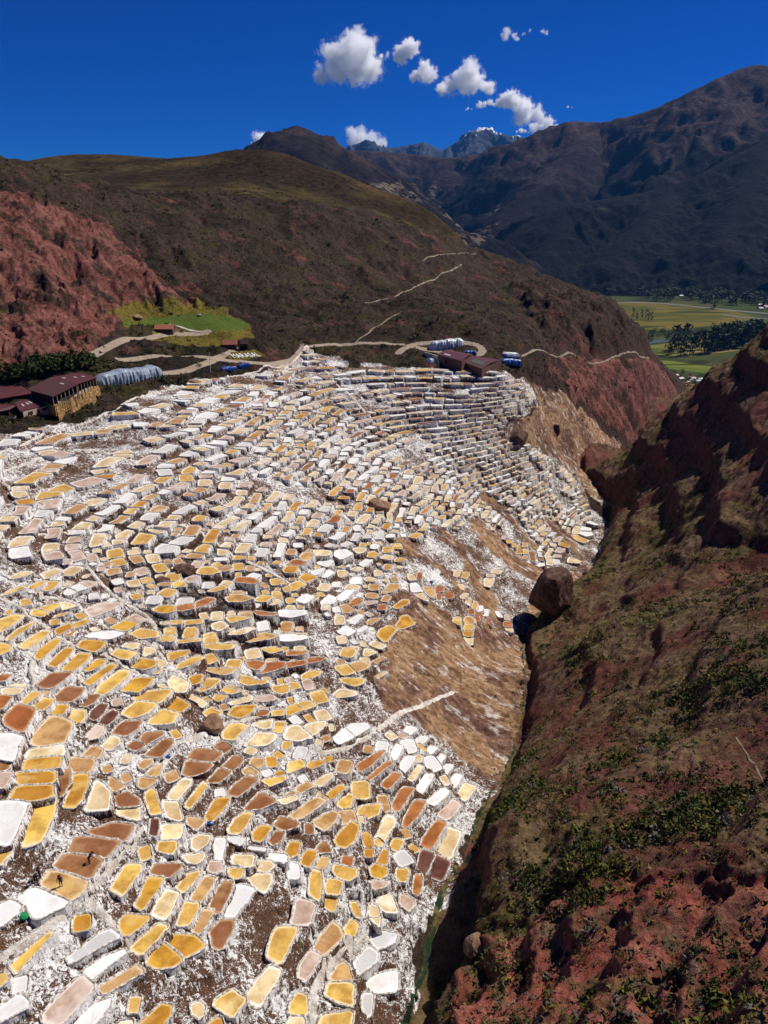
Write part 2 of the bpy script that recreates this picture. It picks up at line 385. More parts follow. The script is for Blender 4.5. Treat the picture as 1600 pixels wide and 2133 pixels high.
def ground_line(px, step=1.0):                          # a pixel polyline laid on the smooth ground
    p = hit([q[0] for q in px], [q[1] for q in px]); out = [p[0]]
    for a, b in zip(p[:-1], p[1:]):
        n = max(1, int(np.hypot(*(b-a)[:2])/step))
        for t in np.linspace(0, 1, n+1)[1:]: out.append(a+(b-a)*t)
    out = np.array(out)
    for _ in range(10): out[1:-1] = (out[:-2]+2*out[1:-1]+out[2:])/4
    return out
def line_mask(pl, w):                                   # soft band of half-width w round a world polyline, on the grid
    m = np.zeros(GX.shape); x0, x1 = pl[:,0].min()-w*3, pl[:,0].max()+w*3; y0, y1 = pl[:,1].min()-w*3, pl[:,1].max()+w*3
    sel = (GX > x0) & (GX < x1) & (GY > y0) & (GY < y1)
    d, _, _ = seg_dist(pl, GX[sel], GY[sel]); m[sel] = sstep(w*1.5, w*0.7, d); return m
SALT_PATHS = [
 [(0,1245),(47,1245),(105,1246),(142,1249),(165,1262),(178,1277),(188,1292),(206,1307),(231,1311),(259,1314),(277,1330),(300,1336),(322,1355),(330,1370),(352,1378),(370,1395),(390,1415),(395,1435)],
 [(0,1248),(31,1255),(52,1280),(75,1297),(95,1310),(115,1325),(140,1340),(165,1355),(190,1360),(220,1362),(240,1380),(265,1395),(300,1408)],
 [(0,1328),(25,1338),(55,1355),(70,1375),(100,1392),(150,1400),(180,1422)],
 [(70,1378),(58,1400),(68,1425),(90,1437)],
 [(180,1180),(200,1205),(215,1225),(250,1250),(300,1285),(330,1305),(318,1325),(325,1350)],
 [(280,1730),(317,1640),(338,1602),(371,1553),(390,1544),(435,1530),(461,1508),(487,1507),(520,1500),(560,1492)],
 [(295,1745),(250,1798),(208,1840),(180,1883),(140,1918),(88,1940),(38,1968),(0,2003)],
 [(175,1883),(212,1895),(240,1923),(258,1958),(265,1973),(295,2003),(325,2020)],
 [(650,2133),(650,2070),(662,2033),(712,1998),(762,1958)],
 [(656,1572),(705,1568),(769,1542),(788,1525),(821,1491),(862,1482),(892,1467),(950,1445)],
 [(0,1005),(22,1018),(40,1035),(72,1050),(100,1058)],[(0,1130),(100,1115),(140,1110),(180,1108),(270,1110),(330,1097),(390,1095),(440,1125),(500,1170),(560,1190),(600,1215)],
 [(0,985),(60,965),(130,942),(200,938),(260,955),(310,975)],[(0,945),(90,905),(180,880),(215,868),(300,825),(400,803),(500,783),(600,765),(640,720)],
 [(640,722),(700,800),(760,860),(800,900),(870,950)],[(700,1000),(800,990),(880,970),(960,990),(1030,1020)],[(480,1100),(560,1060),(660,1050),(760,1090),(850,1130)]]
ROADS = [([(160,760),(210,730),(270,706),(350,694),(430,692)],2.6),([(250,750),(330,741),(400,743),(470,751),(560,759),(612,750),(634,724)],2.0),
 ([(330,778),(390,772),(430,757),(470,740),(490,728)],2.2),([(830,735),(860,717),(900,713),(955,713),(1000,720),(1008,734),(990,742)],2.0),
 ([(860,722),(900,730),(935,735)],2.5),([(640,722),(690,716),(760,714),(840,718)],1.3)]
TRACKS = [([(750,633),(800,625),(850,605),(900,585),(962,555)],0.75),([(880,545),(940,530),(990,528)],0.6),([(770,690),(800,672),(835,652)],0.5),([(735,720),(760,700),(775,688)],0.5),
 ([(1085,745),(1150,741),(1200,743),(1300,738),(1330,742),(1352,748)],0.6),([(1150,905),(1165,940),(1185,950)],0.8),([(1600,1640),(1560,1590),(1530,1550)],0.13)]
zp = np.zeros(GX.shape); zroad = np.zeros(GX.shape)
for px in SALT_PATHS:
    zp = np.maximum(zp, line_mask(ground_line(px), 0.42 if px[0][1] > 1150 or px[0][0] in (0, 70, 180) else 0.5))
for px, w in ROADS: zroad = np.maximum(zroad, line_mask(ground_line(px), w))
TR3 = [(ground_line(px), w) for px, w in TRACKS]; ztrack = np.zeros(GX.shape)
for pl, w in TR3: ztrack = np.maximum(ztrack, line_mask(pl, max(w, 1.0)))
# level the ledge roads a little by smoothing the ground under them
GB2 = GB.copy(); sm = blur(GB, 8); GB2 = GB2*(1-zroad)+sm*zroad

# ------------------------------------------------------------------ ponds: outlines
def chaikin(p, r=0.22):
    q = []
    for i in range(len(p)):
        a, b = p[i], p[(i+1) % len(p)]; q += [a+(b-a)*r, a+(b-a)*(1-r)]
    return np.array(q)
def densify(p, step):
    q = []
    for i in range(len(p)):
        a, b = p[i], p[(i+1) % len(p)]; m = max(1, int(round(np.hypot(*(b-a))/step)))
        q += [a+(b-a)*t for t in np.linspace(0, 1, m, endpoint=False)]
    return np.array(q)
def resample(p, n):
    q = np.vstack([p, p[:1]]); L = np.r_[0, np.cumsum(np.hypot(*np.diff(q, axis=0).T))]
    s = np.linspace(0, L[-1], n+1)[:-1]; return np.c_[np.interp(s, L, q[:,0]), np.interp(s, L, q[:,1])]
def area(p): return 0.5*np.sum(p[:,0]*np.roll(p[:,1], -1)-np.roll(p[:,0], -1)*p[:,1])
def offset(p, d):
    t = np.roll(p, -1, 0)-np.roll(p, 1, 0); t /= (np.linalg.norm(t, axis=1)[:,None]+1e-9)
    return p + np.c_[t[:,1], -t[:,0]]*(d[:,None] if isinstance(d, np.ndarray) else d)      # outward for counter-clockwise
POND_TEXT = """T 0 1733 4
B 650,35 990,75 860,215 575,165
B 540,185 850,220 740,385 460,290
T 430,320 715,400 705,470 590,560 350,440
W 285,470 555,575 500,625 310,715 270,690 215,600 160,560
W 0,610 80,570 165,620 140,670 0,775 -60,740 -60,640
Y 0,90 120,80 75,180 0,270 -60,250 -60,110
Y 1050,275 1170,280 1165,320 1030,520 930,470 960,410
B 1310,270 1510,262 1490,310 1400,378 1255,335
A 1230,380 1360,390 1325,450 1190,640 1130,600 1175,520
C 1385,480 1490,515 1440,620 1390,720 1270,680 1330,560
Y 1330,80 1465,75 1460,150 1430,178 1310,150
C 1510,205 1600,182 1705,180 1695,225 1650,262 1590,255
Y 1475,460 1560,350 1660,325 1650,370 1530,500
A 1060,690 1240,705 1190,770 1050,860 1005,800 1010,730
Y 1310,770 1385,790 1330,870 1185,1010 1095,965 1170,890
A 1440,860 1600,860 1690,920 1680,960 1525,1045 1390,910
A 1360,930 1515,1060 1440,1120 1310,1135 1230,1090 1270,1010
Y 400,840 430,860 250,1050 150,1165 95,1110 180,1020
G 920,820 990,870 860,935 610,1080 580,1030 720,930 840,840
W 1020,985 1030,1020 900,1110 760,1230 715,1150 830,1060
T 1115,1115 1185,1165 1010,1270 880,1340 820,1300
P 660,1210 765,1300 690,1400 500,1600 380,1560 370,1510 520,1350
W 910,1395 890,1470 780,1600 700,1680 560,1650 780,1440
A 1340,1440 1435,1455 1400,1540 1350,1620 1150,1620
Y 20,1180 40,1160 65,1220 0,1280 -50,1270 -40,1190
W 160,1350 240,1440 30,1560 -60,1600 -50,1500
T 400 1733 4
C 60,20 145,25 130,90 40,155 5,130 0,60
W 200,60 280,60 270,160 245,240 200,220 185,120
W 310,25 430,50 410,110 310,70
C 345,190 510,195 500,290 330,260
C 545,240 660,245 680,290 620,340 530,310
P 150,245 245,250 250,315 200,345 135,320
Y 315,300 425,310 415,370 360,390 310,355
C 480,350 660,350 655,430 610,500 540,470 475,390
W 475,115 620,130 600,160 480,140
W 620,170 790,190 780,250 640,230
A 820,85 905,90 880,180 800,215 780,160
A 950,155 1040,165 1010,240 970,285 915,260 920,210
B 1100,75 1165,160 1060,170 1040,130
T 1080,210 1140,215 1130,270 1085,315 1020,280
R 1255,205 1335,205 1335,280 1240,260
Y 1190,280 1365,305 1370,360 1300,405 1210,370 1180,320
Y 1000,315 1080,330 1065,560 975,510 985,370
Y 1130,395 1210,395 1250,420 1225,520 1115,505
Y 1120,525 1215,530 1205,620 1170,660 1100,620
W 810,260 895,270 895,385 800,370
Y 1320,590 1380,585 1400,650 1400,715 1365,700 1335,640
C 1490,600 1550,620 1570,720 1560,785 1500,730 1475,650
Y 1320,725 1390,770 1370,840 1320,885 1265,820
T 1165,755 1215,790 1255,870 1090,1030 1010,985 1080,860
Y 720,800 860,800 865,830 800,970 740,1085 630,1020 650,930 690,830
B 240,745 345,745 340,810 240,970 175,945 155,830
T 110,380 185,385 160,460 80,580 0,570 0,545 60,440
B 260,420 340,425 310,510 230,670 145,640 190,520
W 380,450 520,485 430,600 345,710 280,690 310,600
Y -60,590 60,600 40,650 -20,760 -115,775 -85,660
T 90,655 175,665 110,790 60,840 10,820 40,730
C 640,1130 725,1160 700,1250 560,1445 460,1390 470,1340 560,1220
Y 320,1320 445,1395 330,1535 190,1450 200,1410
C 60,1415 105,1450 90,1530 50,1545 0,1510 0,1430
Y 880,1340 955,1370 950,1530 805,1500 820,1430
C 830,1540 935,1550 930,1640 780,1630
T 1260,1085 1300,1120 1330,1235 1150,1225 1200,1130
Y 1140,1260 1340,1260 1335,1440 1200,1410 1115,1350
Y 1090,1530 1330,1495 1315,1640 1050,1640
G 1470,960 1545,1010 1530,1080 1390,1185 1360,1080
G 1580,830 1700,850 1680,920 1550,970 1490,890
W 1560,1180 1700,1160 1700,1320 1500,1330 1430,1270
G 1430,1350 1510,1350 1500,1500 1450,1550 1420,1450
P 985,995 1060,1030 1040,1090 960,1225 890,1200 920,1080
P 880,560 1020,600 980,760 830,770
T 0 1433 5.3333
C 50,0 260,0 200,60 60,80 10,40
Y 350,45 460,50 400,110 270,185 235,160
Y 470,110 600,125 540,200 440,260 360,215
R 0,85 125,95 40,210 -60,240 -60,90
R 190,190 380,240 320,370 250,480 60,400 60,320
B 740,-10 930,5 880,80 780,150 650,150 605,115
A 640,190 760,190 690,290 590,305 545,290
Y 830,240 935,245 940,330 880,400 740,350 760,270
B 990,75 1105,75 1040,160 960,205 850,180 890,120
D 1105,185 1190,190 1140,280 1060,350 1000,320 1010,260
D 1240,250 1310,280 1260,350 1190,410 1110,380 1150,320
B 1380,370 1560,370 1510,460 1400,525 1250,500 1300,440
T 560,330 650,330 795,395 735,540 700,600 480,640 370,620 365,540 450,440
W 0,520 120,510 245,550 190,650 160,790 0,770 -60,700 -60,560
C 320,690 690,630 710,690 690,750 310,790
A 310,790 670,760 665,830 650,880 280,905
B 0,830 115,830 80,900 0,920 -50,900 -50,840
A 210,945 590,925 590,1045 220,1070 175,970
A 230,1095 570,1080 570,1200 340,1250 120,1230 170,1130
P 0,940 115,940 120,990 30,1110 -60,1090 -60,950
A 880,965 970,975 975,1060 890,1250 830,1310 715,1305 790,1120 800,990
B 620,915 770,910 770,1050 700,1180 605,1200
C 1060,1040 1110,1040 1220,1160 1215,1280 1190,1340 950,1350 1020,1190
T 1230,990 1390,1090 1275,1150 1215,1090
B 1420,1150 1540,1240 1540,1300 1320,1315 1290,1190
C 1320,1330 1545,1310 1550,1470 1300,1400
T 800,775 1045,790 1020,900 960,935 800,935 755,870
T 1030,650 1150,680 1090,780 900,755
C 1240,530 1330,550 1330,610 1230,690 1125,650
P 1070,410 1160,440 1100,540 980,575 960,540
W 50,1270 290,1290 270,1360 170,1600 100,1720 -60,1680 -60,1330
Y 340,1320 610,1260 590,1400 500,1610 440,1700 280,1760 230,1640 290,1480
B 1270,1500 1470,1520 1440,1600 1370,1690 1060,1620 1000,1590
T 300 1433 5.3333
Y 10,40 310,15 180,160 0,160 -120,120
Y -80,150 140,175 40,270 -120,330 -240,280
A 350,100 510,190 405,265 220,225
Y 200,240 390,280 310,390 45,390
B 0,500 215,490 190,530 0,640 -40,600
B 230,570 330,600 180,770 10,740
T 0,790 90,800 60,850 -20,900 -60,850
T 130,850 200,855 150,980 20,960
T 0,990 150,1010 90,1060 0,1120 -60,1080 -40,1000
Y 80,1125 130,1160 185,1360 175,1385 90,1400 20,1240 20,1170
C 200,1265 380,1275 430,1450 390,1470 270,1440
C 430,1010 520,1030 490,1110 370,1240 290,1230 270,1190
Y 640,1060 700,1080 600,1230 510,1335 455,1300
B 570,680 700,675 855,725 770,810 690,815 500,780
B 480,815 750,845 680,930 520,975 430,945
B 1000,755 1085,765 1090,820 970,925 865,875
B 840,890 965,935 840,1045 700,1050
B 1140,980 1260,1025 1050,1200 950,1180 950,1130
B 1300,1160 1455,1255 1310,1340 1150,1355 1120,1340
Y 1320,1020 1560,975 1580,1020 1390,1090
A 1355,770 1460,760 1485,865 1375,875
T 1200,785 1315,780 1340,835 1230,905 1180,860
C 1180,580 1260,500 1440,505 1460,550 1360,630 1120,640
Y 950,410 1060,400 1155,420 1050,510 1010,575 885,555 880,500
C 1240,385 1430,350 1410,430 1340,450 1200,415
Y 1470,375 1565,380 1540,480 1490,500 1425,470
A 1000,210 1235,190 1180,270 1070,330 950,300
Y 735,220 865,260 780,355 700,320 670,270
C 510,70 640,120 705,165 635,210 580,150 500,110
Y 800,75 930,85 830,150 770,120
C 950,160 1195,85 1200,140 990,185
P 1210,100 1430,75 1460,130 1220,155
Y 860,0 950,0 1055,40 960,60 890,40
Y 1430,-20 1600,-30 1590,50 1510,75 1450,30
R 1260,260 1385,260 1360,300 1225,310
Y 1420,255 1560,240 1560,300 1400,310
A 790,1240 950,1220 930,1270 780,1460 725,1480 690,1420
T 480,1430 670,1460 640,1520 570,1570 490,1500
Y 1100,1395 1205,1400 1150,1500 1060,1610 960,1610 945,1560 1020,1450
D 80,1460 160,1465 160,1560 140,1640 65,1620
C 210,1520 425,1510 430,1580 400,1660 210,1680
B 1530,1430 1620,1455 1720,1500 1680,1545 1560,1580 1445,1520
A 1300,1530 1410,1550 1350,1640 1300,1700 1220,1690 1210,1600
B 1470,1590 1560,1600 1520,1690 1430,1740 1390,1690
R 620,0 720,0 660,40 600,30
C 1480,1240 1600,1215 1700,1190 1690,1240 1560,1290
T 600 1433 5.3333
A 0,210 90,180 150,245 10,300 -30,260
Y 110,165 230,140 320,190 160,245
C 0,440 110,415 260,545 130,580 0,575 -40,540
C 170,450 230,400 410,365 410,410 310,510 250,520
C 500,80 590,10 750,40 755,80 490,115
W 640,460 710,400 860,390 905,435 740,530
W 510,560 620,450 735,545 570,620
W 1320,425 1440,450 1300,560 1260,530
W 1470,535 1560,555 1440,665 1355,640
W 1200,630 1280,650 1200,795 1130,760
W 1310,760 1420,770 1310,935 1240,880
C 1440,860 1500,880 1390,1030 1335,1010
R 1010,710 1065,720 890,880 805,920 770,850
R 1080,825 1160,835 960,980 870,1055 870,1010
R 1170,940 1265,960 1110,1120 1040,1065
R 1270,1110 1390,1130 1340,1200 1240,1350 1190,1345 1165,1290
R 1400,1260 1520,1270 1440,1420 1310,1555 1280,1510 1310,1420
Y 0,830 145,795 185,870 30,935 0,930
A 260,815 390,800 400,830 260,900 220,850
C 400,970 490,945 490,985 370,1090 270,1060
T 120,1090 200,1045 290,1080 130,1170 90,1120
T 0,1170 70,1145 115,1185 -40,1270 -90,1250
T 320,1210 415,1260 120,1460 10,1420
A 580,1080 635,1105 490,1230 440,1210 450,1160
Y 670,1180 725,1200 680,1380 540,1290
Y 830,1310 990,1290 1030,1310 1000,1390 870,1455 780,1420 780,1350
T 480,1370 545,1390 550,1430 420,1585 290,1510 290,1480
A 690,1490 770,1530 780,1570 740,1680 650,1760 560,1740 530,1680
C 1090,1420 1170,1440 1190,1510 1060,1700 1010,1710 960,1690
T 760 1500 5.3333
W 470,65 575,90 470,200 410,180
W 610,180 710,190 600,310 510,290
W 730,285 810,310 690,425 650,380
W 840,380 900,400 800,515 750,490
W 900,490 985,510 880,630 825,595
W 1000,600 1090,620 1000,750 920,710
C 1110,700 1235,745 1120,895 1020,840
W 670,600 770,615 650,805 575,755
W 830,770 885,755 940,800 790,940 690,900
P 970,885 1070,945 930,1105 810,1050
R 800,1115 895,1155 735,1420 625,1385 660,1290
C 910,1195 1070,1250 950,1540 760,1460
D 630,1450 770,1490 690,1690 570,1680
D 780,1510 945,1580 860,1770 700,1720
R 560,1725 635,1735 605,1940 535,1910
Y 325,1310 440,1345 370,1460 280,1420
A 200,1440 260,1460 240,1605 130,1590
A 110,1595 235,1640 235,1710 170,1755 80,1720 65,1660
Y 360,1655 485,1655 450,1790 390,1790 350,1740
P 60,1790 270,1790 210,1850 110,1870 60,1830
C 240,1905 310,1990 360,2133 220,2120 130,2020
P 400,1930 540,1985 550,2040 490,2120 400,2040
W 70,2050 150,2080 160,2170 30,2170
T 0 1180 5.3333
C 260,50 365,65 270,110 130,135 110,115
C 610,20 685,40 560,120 500,130 450,80
W 0,100 65,130 0,165 -50,150 -50,105
Y 250,215 285,235 130,295 10,325 120,255
Y 500,160 470,205 330,265 320,225 400,180
P 920,165 1095,175 1050,205 970,240 890,185
W 880,195 975,240 860,275 775,240
W 760,245 855,280 740,325 710,290
Y 375,470 545,510 470,555 340,535
Y 640,400 640,450 545,500 440,460
C 660,400 740,390 850,440 790,460 650,485
Y 805,505 700,550 590,575 650,530
A 610,700 770,630 805,675 685,745 640,750
A 790,640 960,585 985,610 850,680 810,675
A 850,695 790,775 705,770
P 1130,405 1345,405 1240,480 1020,555 950,480
W 1060,730 1260,715 1360,740 1220,800 950,780
A 930,815 1165,830 1130,890 1050,945 870,890
A 1400,600 1530,640 1385,710 1230,680
Y 1560,690 1750,720 1740,780 1560,795 1450,745
C 1410,850 1560,850 1500,915 1360,890
Y 1310,915 1530,955 1400,1035 1240,975
A 1560,1020 1730,1050 1720,1100 1600,1140 1460,1105
Y 130,540 265,550 130,650 0,730 -60,720 -60,620
Y 340,625 375,630 230,740 100,820 75,800 180,710
Y 460,715 550,720 480,800 300,915 220,880 310,810
A 590,815 670,820 600,900 450,1030 400,1000 430,930
A 730,905 815,915 760,990 620,1110 540,1085 630,990
A 880,970 1000,980 950,1050 800,1160 700,1140 780,1050
Y 0,850 105,870 110,930 0,975 -60,960 -60,860
A 1080,1035 1180,1045 1080,1120 980,1160 940,1145
A 1210,1090 1285,1095 1200,1170 1010,1310 940,1280 1040,1210
Y 1330,1160 1430,1170 1380,1250 1200,1390 1100,1440 1070,1380 1150,1290
A 1500,1240 1700,1240 1640,1320 1530,1385 1350,1370 1430,1290
B 570,1185 795,1180 700,1260 580,1340 500,1350 420,1310
C 130,1310 300,1305 240,1360 100,1430 50,1410
R 0,1205 125,1200 60,1260 -40,1280 -60,1220
T 300 1180 5.3333
T 160,190 295,170 290,215 170,210
Y 320,185 430,150 470,215 330,230
P 600,95 615,120 520,185 450,140
Y 640,10 770,0 840,55 720,90 590,75
T 780,5 980,10 930,50 860,45
Y 890,205 925,240 780,280 710,270
R 1040,120 1200,125 1270,165 1210,190 1010,165
T 960,310 1100,315 1210,350 1070,390 940,385 915,350
Y 1300,320 1440,330 1340,395 1230,375
C 1470,355 1530,385 1430,430 1340,405
R 1180,480 1300,500 1480,525 1410,545 1290,540
A 180,440 330,435 330,495 210,515 100,485
R 350,445 520,410 555,465 410,490 350,485
R 580,395 700,350 790,360 700,415 580,460
Y 290,600 440,595 410,640 290,640
Y 470,600 640,590 645,630 440,645
P 190,615 285,605 280,645 190,645
Y 0,700 125,730 80,780 0,790
Y 200,770 340,775 320,830 160,825
Y 370,820 630,800 600,830 370,850
Y 680,865 780,855 1000,865 960,910 790,920 640,890
Y 920,560 1080,550 1170,570 970,625
C 860,605 930,660 840,710 770,690 755,645
C 1160,675 1235,690 1100,745 960,755 930,740
T 1150,790 1330,735 1470,765 1410,800 1200,835 1145,830
Y 1430,890 1540,925 1420,960 1300,915
A 270,960 480,930 490,950 420,1000 290,1045
Y 530,1010 645,1005 640,1030 500,1100 360,1140 390,1090
T 670,1130 1020,1130 980,1180 880,1200 740,1170
R 1140,1060 1240,1045 1340,1065 1260,1145 1170,1110
R 1355,1070 1550,1060 1565,1110 1400,1165 1260,1180
Y 1080,1215 1170,1220 1230,1260 1370,1260 1360,1290 1140,1315 1020,1250
A 540,1210 655,1205 620,1290 540,1310 500,1240
Y 690,1245 850,1260 740,1350 620,1390 600,1370
C 330,1215 400,1240 490,1290 460,1385 340,1390 270,1290
C 140,1010 265,1070 190,1125 95,1060
Y 90,1105 200,1135 150,1190 25,1180
C 0,895 110,900 130,940 0,1000
A 900,1330 1000,1335 1080,1385 960,1410 860,1390
Y 1430,1330 1600,1310 1620,1380 1520,1410 1430,1370
W 1510,500 1560,480 1790,490 1780,530 1640,560 1520,550
W 1480,770 1600,750 1800,770 1790,800 1600,830 1490,810
Y 1540,240 1600,220 1620,270 1570,280
T 600 1140 5.3333
C 290,30 475,40 450,90 310,95
W 530,40 640,25 715,70 590,130 520,90
C 720,20 780,0 865,5 850,45 780,70
T 180,55 285,65 270,110 200,150 130,105
R 60,140 130,140 200,170 130,200 10,180
Y 890,60 950,40 1015,80 940,115 880,105
W 330,170 420,135 500,150 440,215 350,190
W 790,185 870,130 945,135 850,220
C 690,250 770,215 835,230 770,265
C 550,260 620,255 670,275 610,330 570,330
W 260,265 410,225 330,310 260,290
W 430,235 515,285 420,335 340,320
A 190,290 325,325 210,390 130,340
Y 20,410 130,375 195,415 80,470 0,490
W 720,340 810,335 810,400 700,410 690,380
C 960,260 1010,250 1060,290 990,320 960,310
C 850,350 900,325 985,355 960,380 870,375
T 1120,405 1235,410 1240,450 1130,500 1080,465
T 860,520 920,505 990,515 980,570 870,555
P 850,600 990,590 980,620 870,645
R 770,560 825,590 790,630 670,660 710,595
R 1010,640 1090,630 1080,690 1000,695
A 1280,580 1340,590 1330,625 1220,680 1170,660
A 1260,770 1330,760 1400,850 1260,905 1195,870 1230,830
A 1120,870 1205,910 1080,1050 990,970 1030,915
W 790,750 830,765 730,860 640,820
T 900,800 1035,780 900,865 870,840
W 640,870 750,930 660,985 550,940
W 860,865 890,890 800,950 770,920
C 960,1040 1085,1090 1030,1135 900,1080
C 850,1130 900,1130 985,1165 860,1215 840,1190
T 1060,1205 1085,1225 960,1300 930,1270
C 690,1100 790,1100 780,1150 700,1140
T 700,1290 800,1265 905,1305 860,1350 740,1385 670,1350
Y 580,1460 690,1455 840,1460 830,1500 750,1540 620,1500
C 950,1440 1090,1375 1105,1395 970,1470
W 190,525 290,545 200,620 80,590
W 450,530 530,560 510,620 390,640 370,610
W 640,480 730,475 650,570 560,610 540,560
Y 150,1430 240,1375 370,1375 330,1420 190,1490
Y 0,1510 100,1500 140,1550 30,1590 -40,1580
R 0,1150 160,1155 220,1150 150,1190 0,1200
R -60,1290 180,1255 200,1290 60,1325 -40,1330
R 210,1240 330,1220 410,1230 340,1265 220,1285
Y -20,960 200,955 205,1000 100,1025 -30,1030
Y 1190,130 1240,115 1320,130 1260,155 1190,160
T 840 1100 5.3333
Y 150,50 220,65 140,115 50,95
R 160,495 205,495 205,570 150,560
C 50,505 100,510 150,575 60,575
W 80,620 150,615 215,700 100,710
C 100,715 210,710 280,810 190,780
T 220,655 310,660 345,685 350,740 310,765 250,710
R 370,645 450,645 440,700 360,710
R 370,730 420,725 420,790 380,800
R 460,705 540,705 560,770 470,780
C 580,470 650,460 620,510 610,540 560,530
Y 660,490 730,490 700,560 620,540
C 1010,460 1100,470 1060,510 970,495
C 950,550 1010,560 970,650 905,640 900,570
P 930,510 1020,510 1000,545 930,540
C 680,720 730,730 660,790 630,760
C 710,770 750,770 740,860 690,830
Y 790,810 830,820 800,910 760,880
Y 570,990 640,985 640,1080 550,1040
T 690,990 750,980 800,1020 790,1055 670,1060
Y 690,1070 780,1070 780,1110 740,1140 670,1130
A 670,1145 770,1145 760,1205 670,1190
C 670,1215 770,1215 770,1300 720,1280
R 720,900 780,900 790,950 740,960
R 780,940 820,940 855,1020 810,1035
R 820,940 860,940 890,990 850,1000
R 910,980 950,990 1000,1090 950,1060
W 880,910 950,900 940,980 890,970
W 830,870 885,860 890,910 830,930
W 1020,930 1060,920 1110,990 1060,990
P 1130,960 1180,965 1185,1020 1130,1020
R 1120,1040 1195,1040 1205,1100 1120,1090
C 1130,1105 1210,1105 1220,1160 1150,1140
C 600,620 680,630 670,690 640,670"""
ponds = []                                              # dict: code, pts (n,2), z, px centre
def read_ponds():
    ox = oy = 0; sc = 1; items = []
    for ln in POND_TEXT.strip().split('\n'):
        w = ln.split()
        if ',' not in ln: ox, oy, sc = float(w[1]), float(w[2]), float(w[3]); continue
        items.append((w[0], np.array([[ox+float(a)/sc, oy+float(b)/sc] for a, b in (q.split(',') for q in w[1:])])))
    for code, px in items:
        h = hit(px[:,0], px[:,1], GB); z = float(h[:,2].mean()+min(h[:,2].max()-h[:,2].mean(), 1.1))+0.2
        if inside(SHADE_ZONE, px[:,0].mean(), px[:,1].mean()): z += 0.8
        px = px.mean(0)+(px-px.mean(0))*1.15; px = chaikin(px, 0.13)
        w = atZ(px[:,0], px[:,1], z).T[:, :2]
        if area(w) < 0: w = w[::-1]
        A = area(w)
        if A < 1.0: continue
        ponds.append(dict(code=code, pts=w, z=z, A=A, px=px.mean(0), pxa=abs(area(px)), dig=True))
read_ponds()
print('digitised', len(ponds), 'areas', np.percentile([p['A'] for p in ponds], [5, 25, 50, 75, 95]).round(1))

# ponds of the middle distance, laid out in terraces along the contours
MID = [(-150,960),(-60,938),(100,902),(212,878),(330,822),(450,799),(560,778),(624,748),(637,722),(662,742),(740,776),(850,772),(1040,779),(1102,806),(1115,845),(1060,884),(1045,920),(1110,938),(1190,995),(1222,1050),(1262,1120),(1272,1165),(1222,1192),(1150,1195),(1090,1190),(1040,1150),(985,1110),(920,1110),(840,1128),(760,1135),(600,1138),(600,1176),(-150,1176)]
gx0, gy0, gx1, gy1 = -170, 150, 160, 470
XX, YY = np.meshgrid(np.arange(gx0, gx1), np.arange(gy0, gy1), indexing='ij')
RZ = gz(XX, YY)
pu, pv = proj(XX.astype(float), YY.astype(float), RZ); _d, _p, _s = seg_dist(GULLY, XX.astype(float), YY.astype(float))
RM = inside(MID, pu, pv) & (_s < 0) & (_d > 4)
for _pl, _w in TANBANDS:
    _q, _, _ = seg_dist(_pl, pu, pv); RM &= _q > _w*0.9
for p in ponds:                                         # keep clear of the digitised ones
    q = offset(p['pts'], 1.2); a, b = q.min(0), q.max(0)
    i0, i1, j0, j1 = int(a[0]-gx0), int(b[0]-gx0)+2, int(a[1]-gy0), int(b[1]-gy0)+2
    if i1 <= 0 or j1 <= 0 or i0 >= RM.shape[0] or j0 >= RM.shape[1]: continue
    i0, j0 = max(i0, 0), max(j0, 0)
    RM[i0:i1, j0:j1] &= ~inside(q, XX[i0:i1, j0:j1].astype(float), YY[i0:i1, j0:j1].astype(float))
GRX, GRY = np.gradient(RZ); rz = RZ.tolist(); grx = GRX.tolist(); gry = GRY.tolist(); rm = RM.tolist()
W_, H_ = RM.shape
def bil(F, x, y):
    x -= gx0; y -= gy0; i = int(x); j = int(y); a = x-i; b = y-j
    return (F[i][j]*(1-a)+F[i+1][j]*a)*(1-b)+(F[i][j+1]*(1-a)+F[i+1][j+1]*a)*b
def ok(x, y):
    i = int(round(x-gx0)); j = int(round(y-gy0)); return 1 <= i < W_-2 and 1 <= j < H_-2 and rm[i][j]
def trace(x, y, L, sgn, visited, own):
    pts = []; st = 0.8
    for _ in range(900):
        if not ok(x, y): break
        gx_, gy_ = bil(grx, x, y), bil(gry, x, y); g2 = gx_*gx_+gy_*gy_
        if g2 < 0.004: break
        g = math.sqrt(g2); e = L-bil(rz, x, y); x += gx_*e/g2; y += gy_*e/g2
        if not ok(x, y): break
        key = (int(x/2.5), int(y/2.5))
        if key in visited: break
        own.add(key); pts.append((x, y))
        x += -gy_/g*st*sgn; y += gx_/g*st*sgn
    return pts
DZ = 1.75; mid_ponds = []
levels = np.arange(RZ[RM].min()+0.5, RZ[RM].max(), DZ)
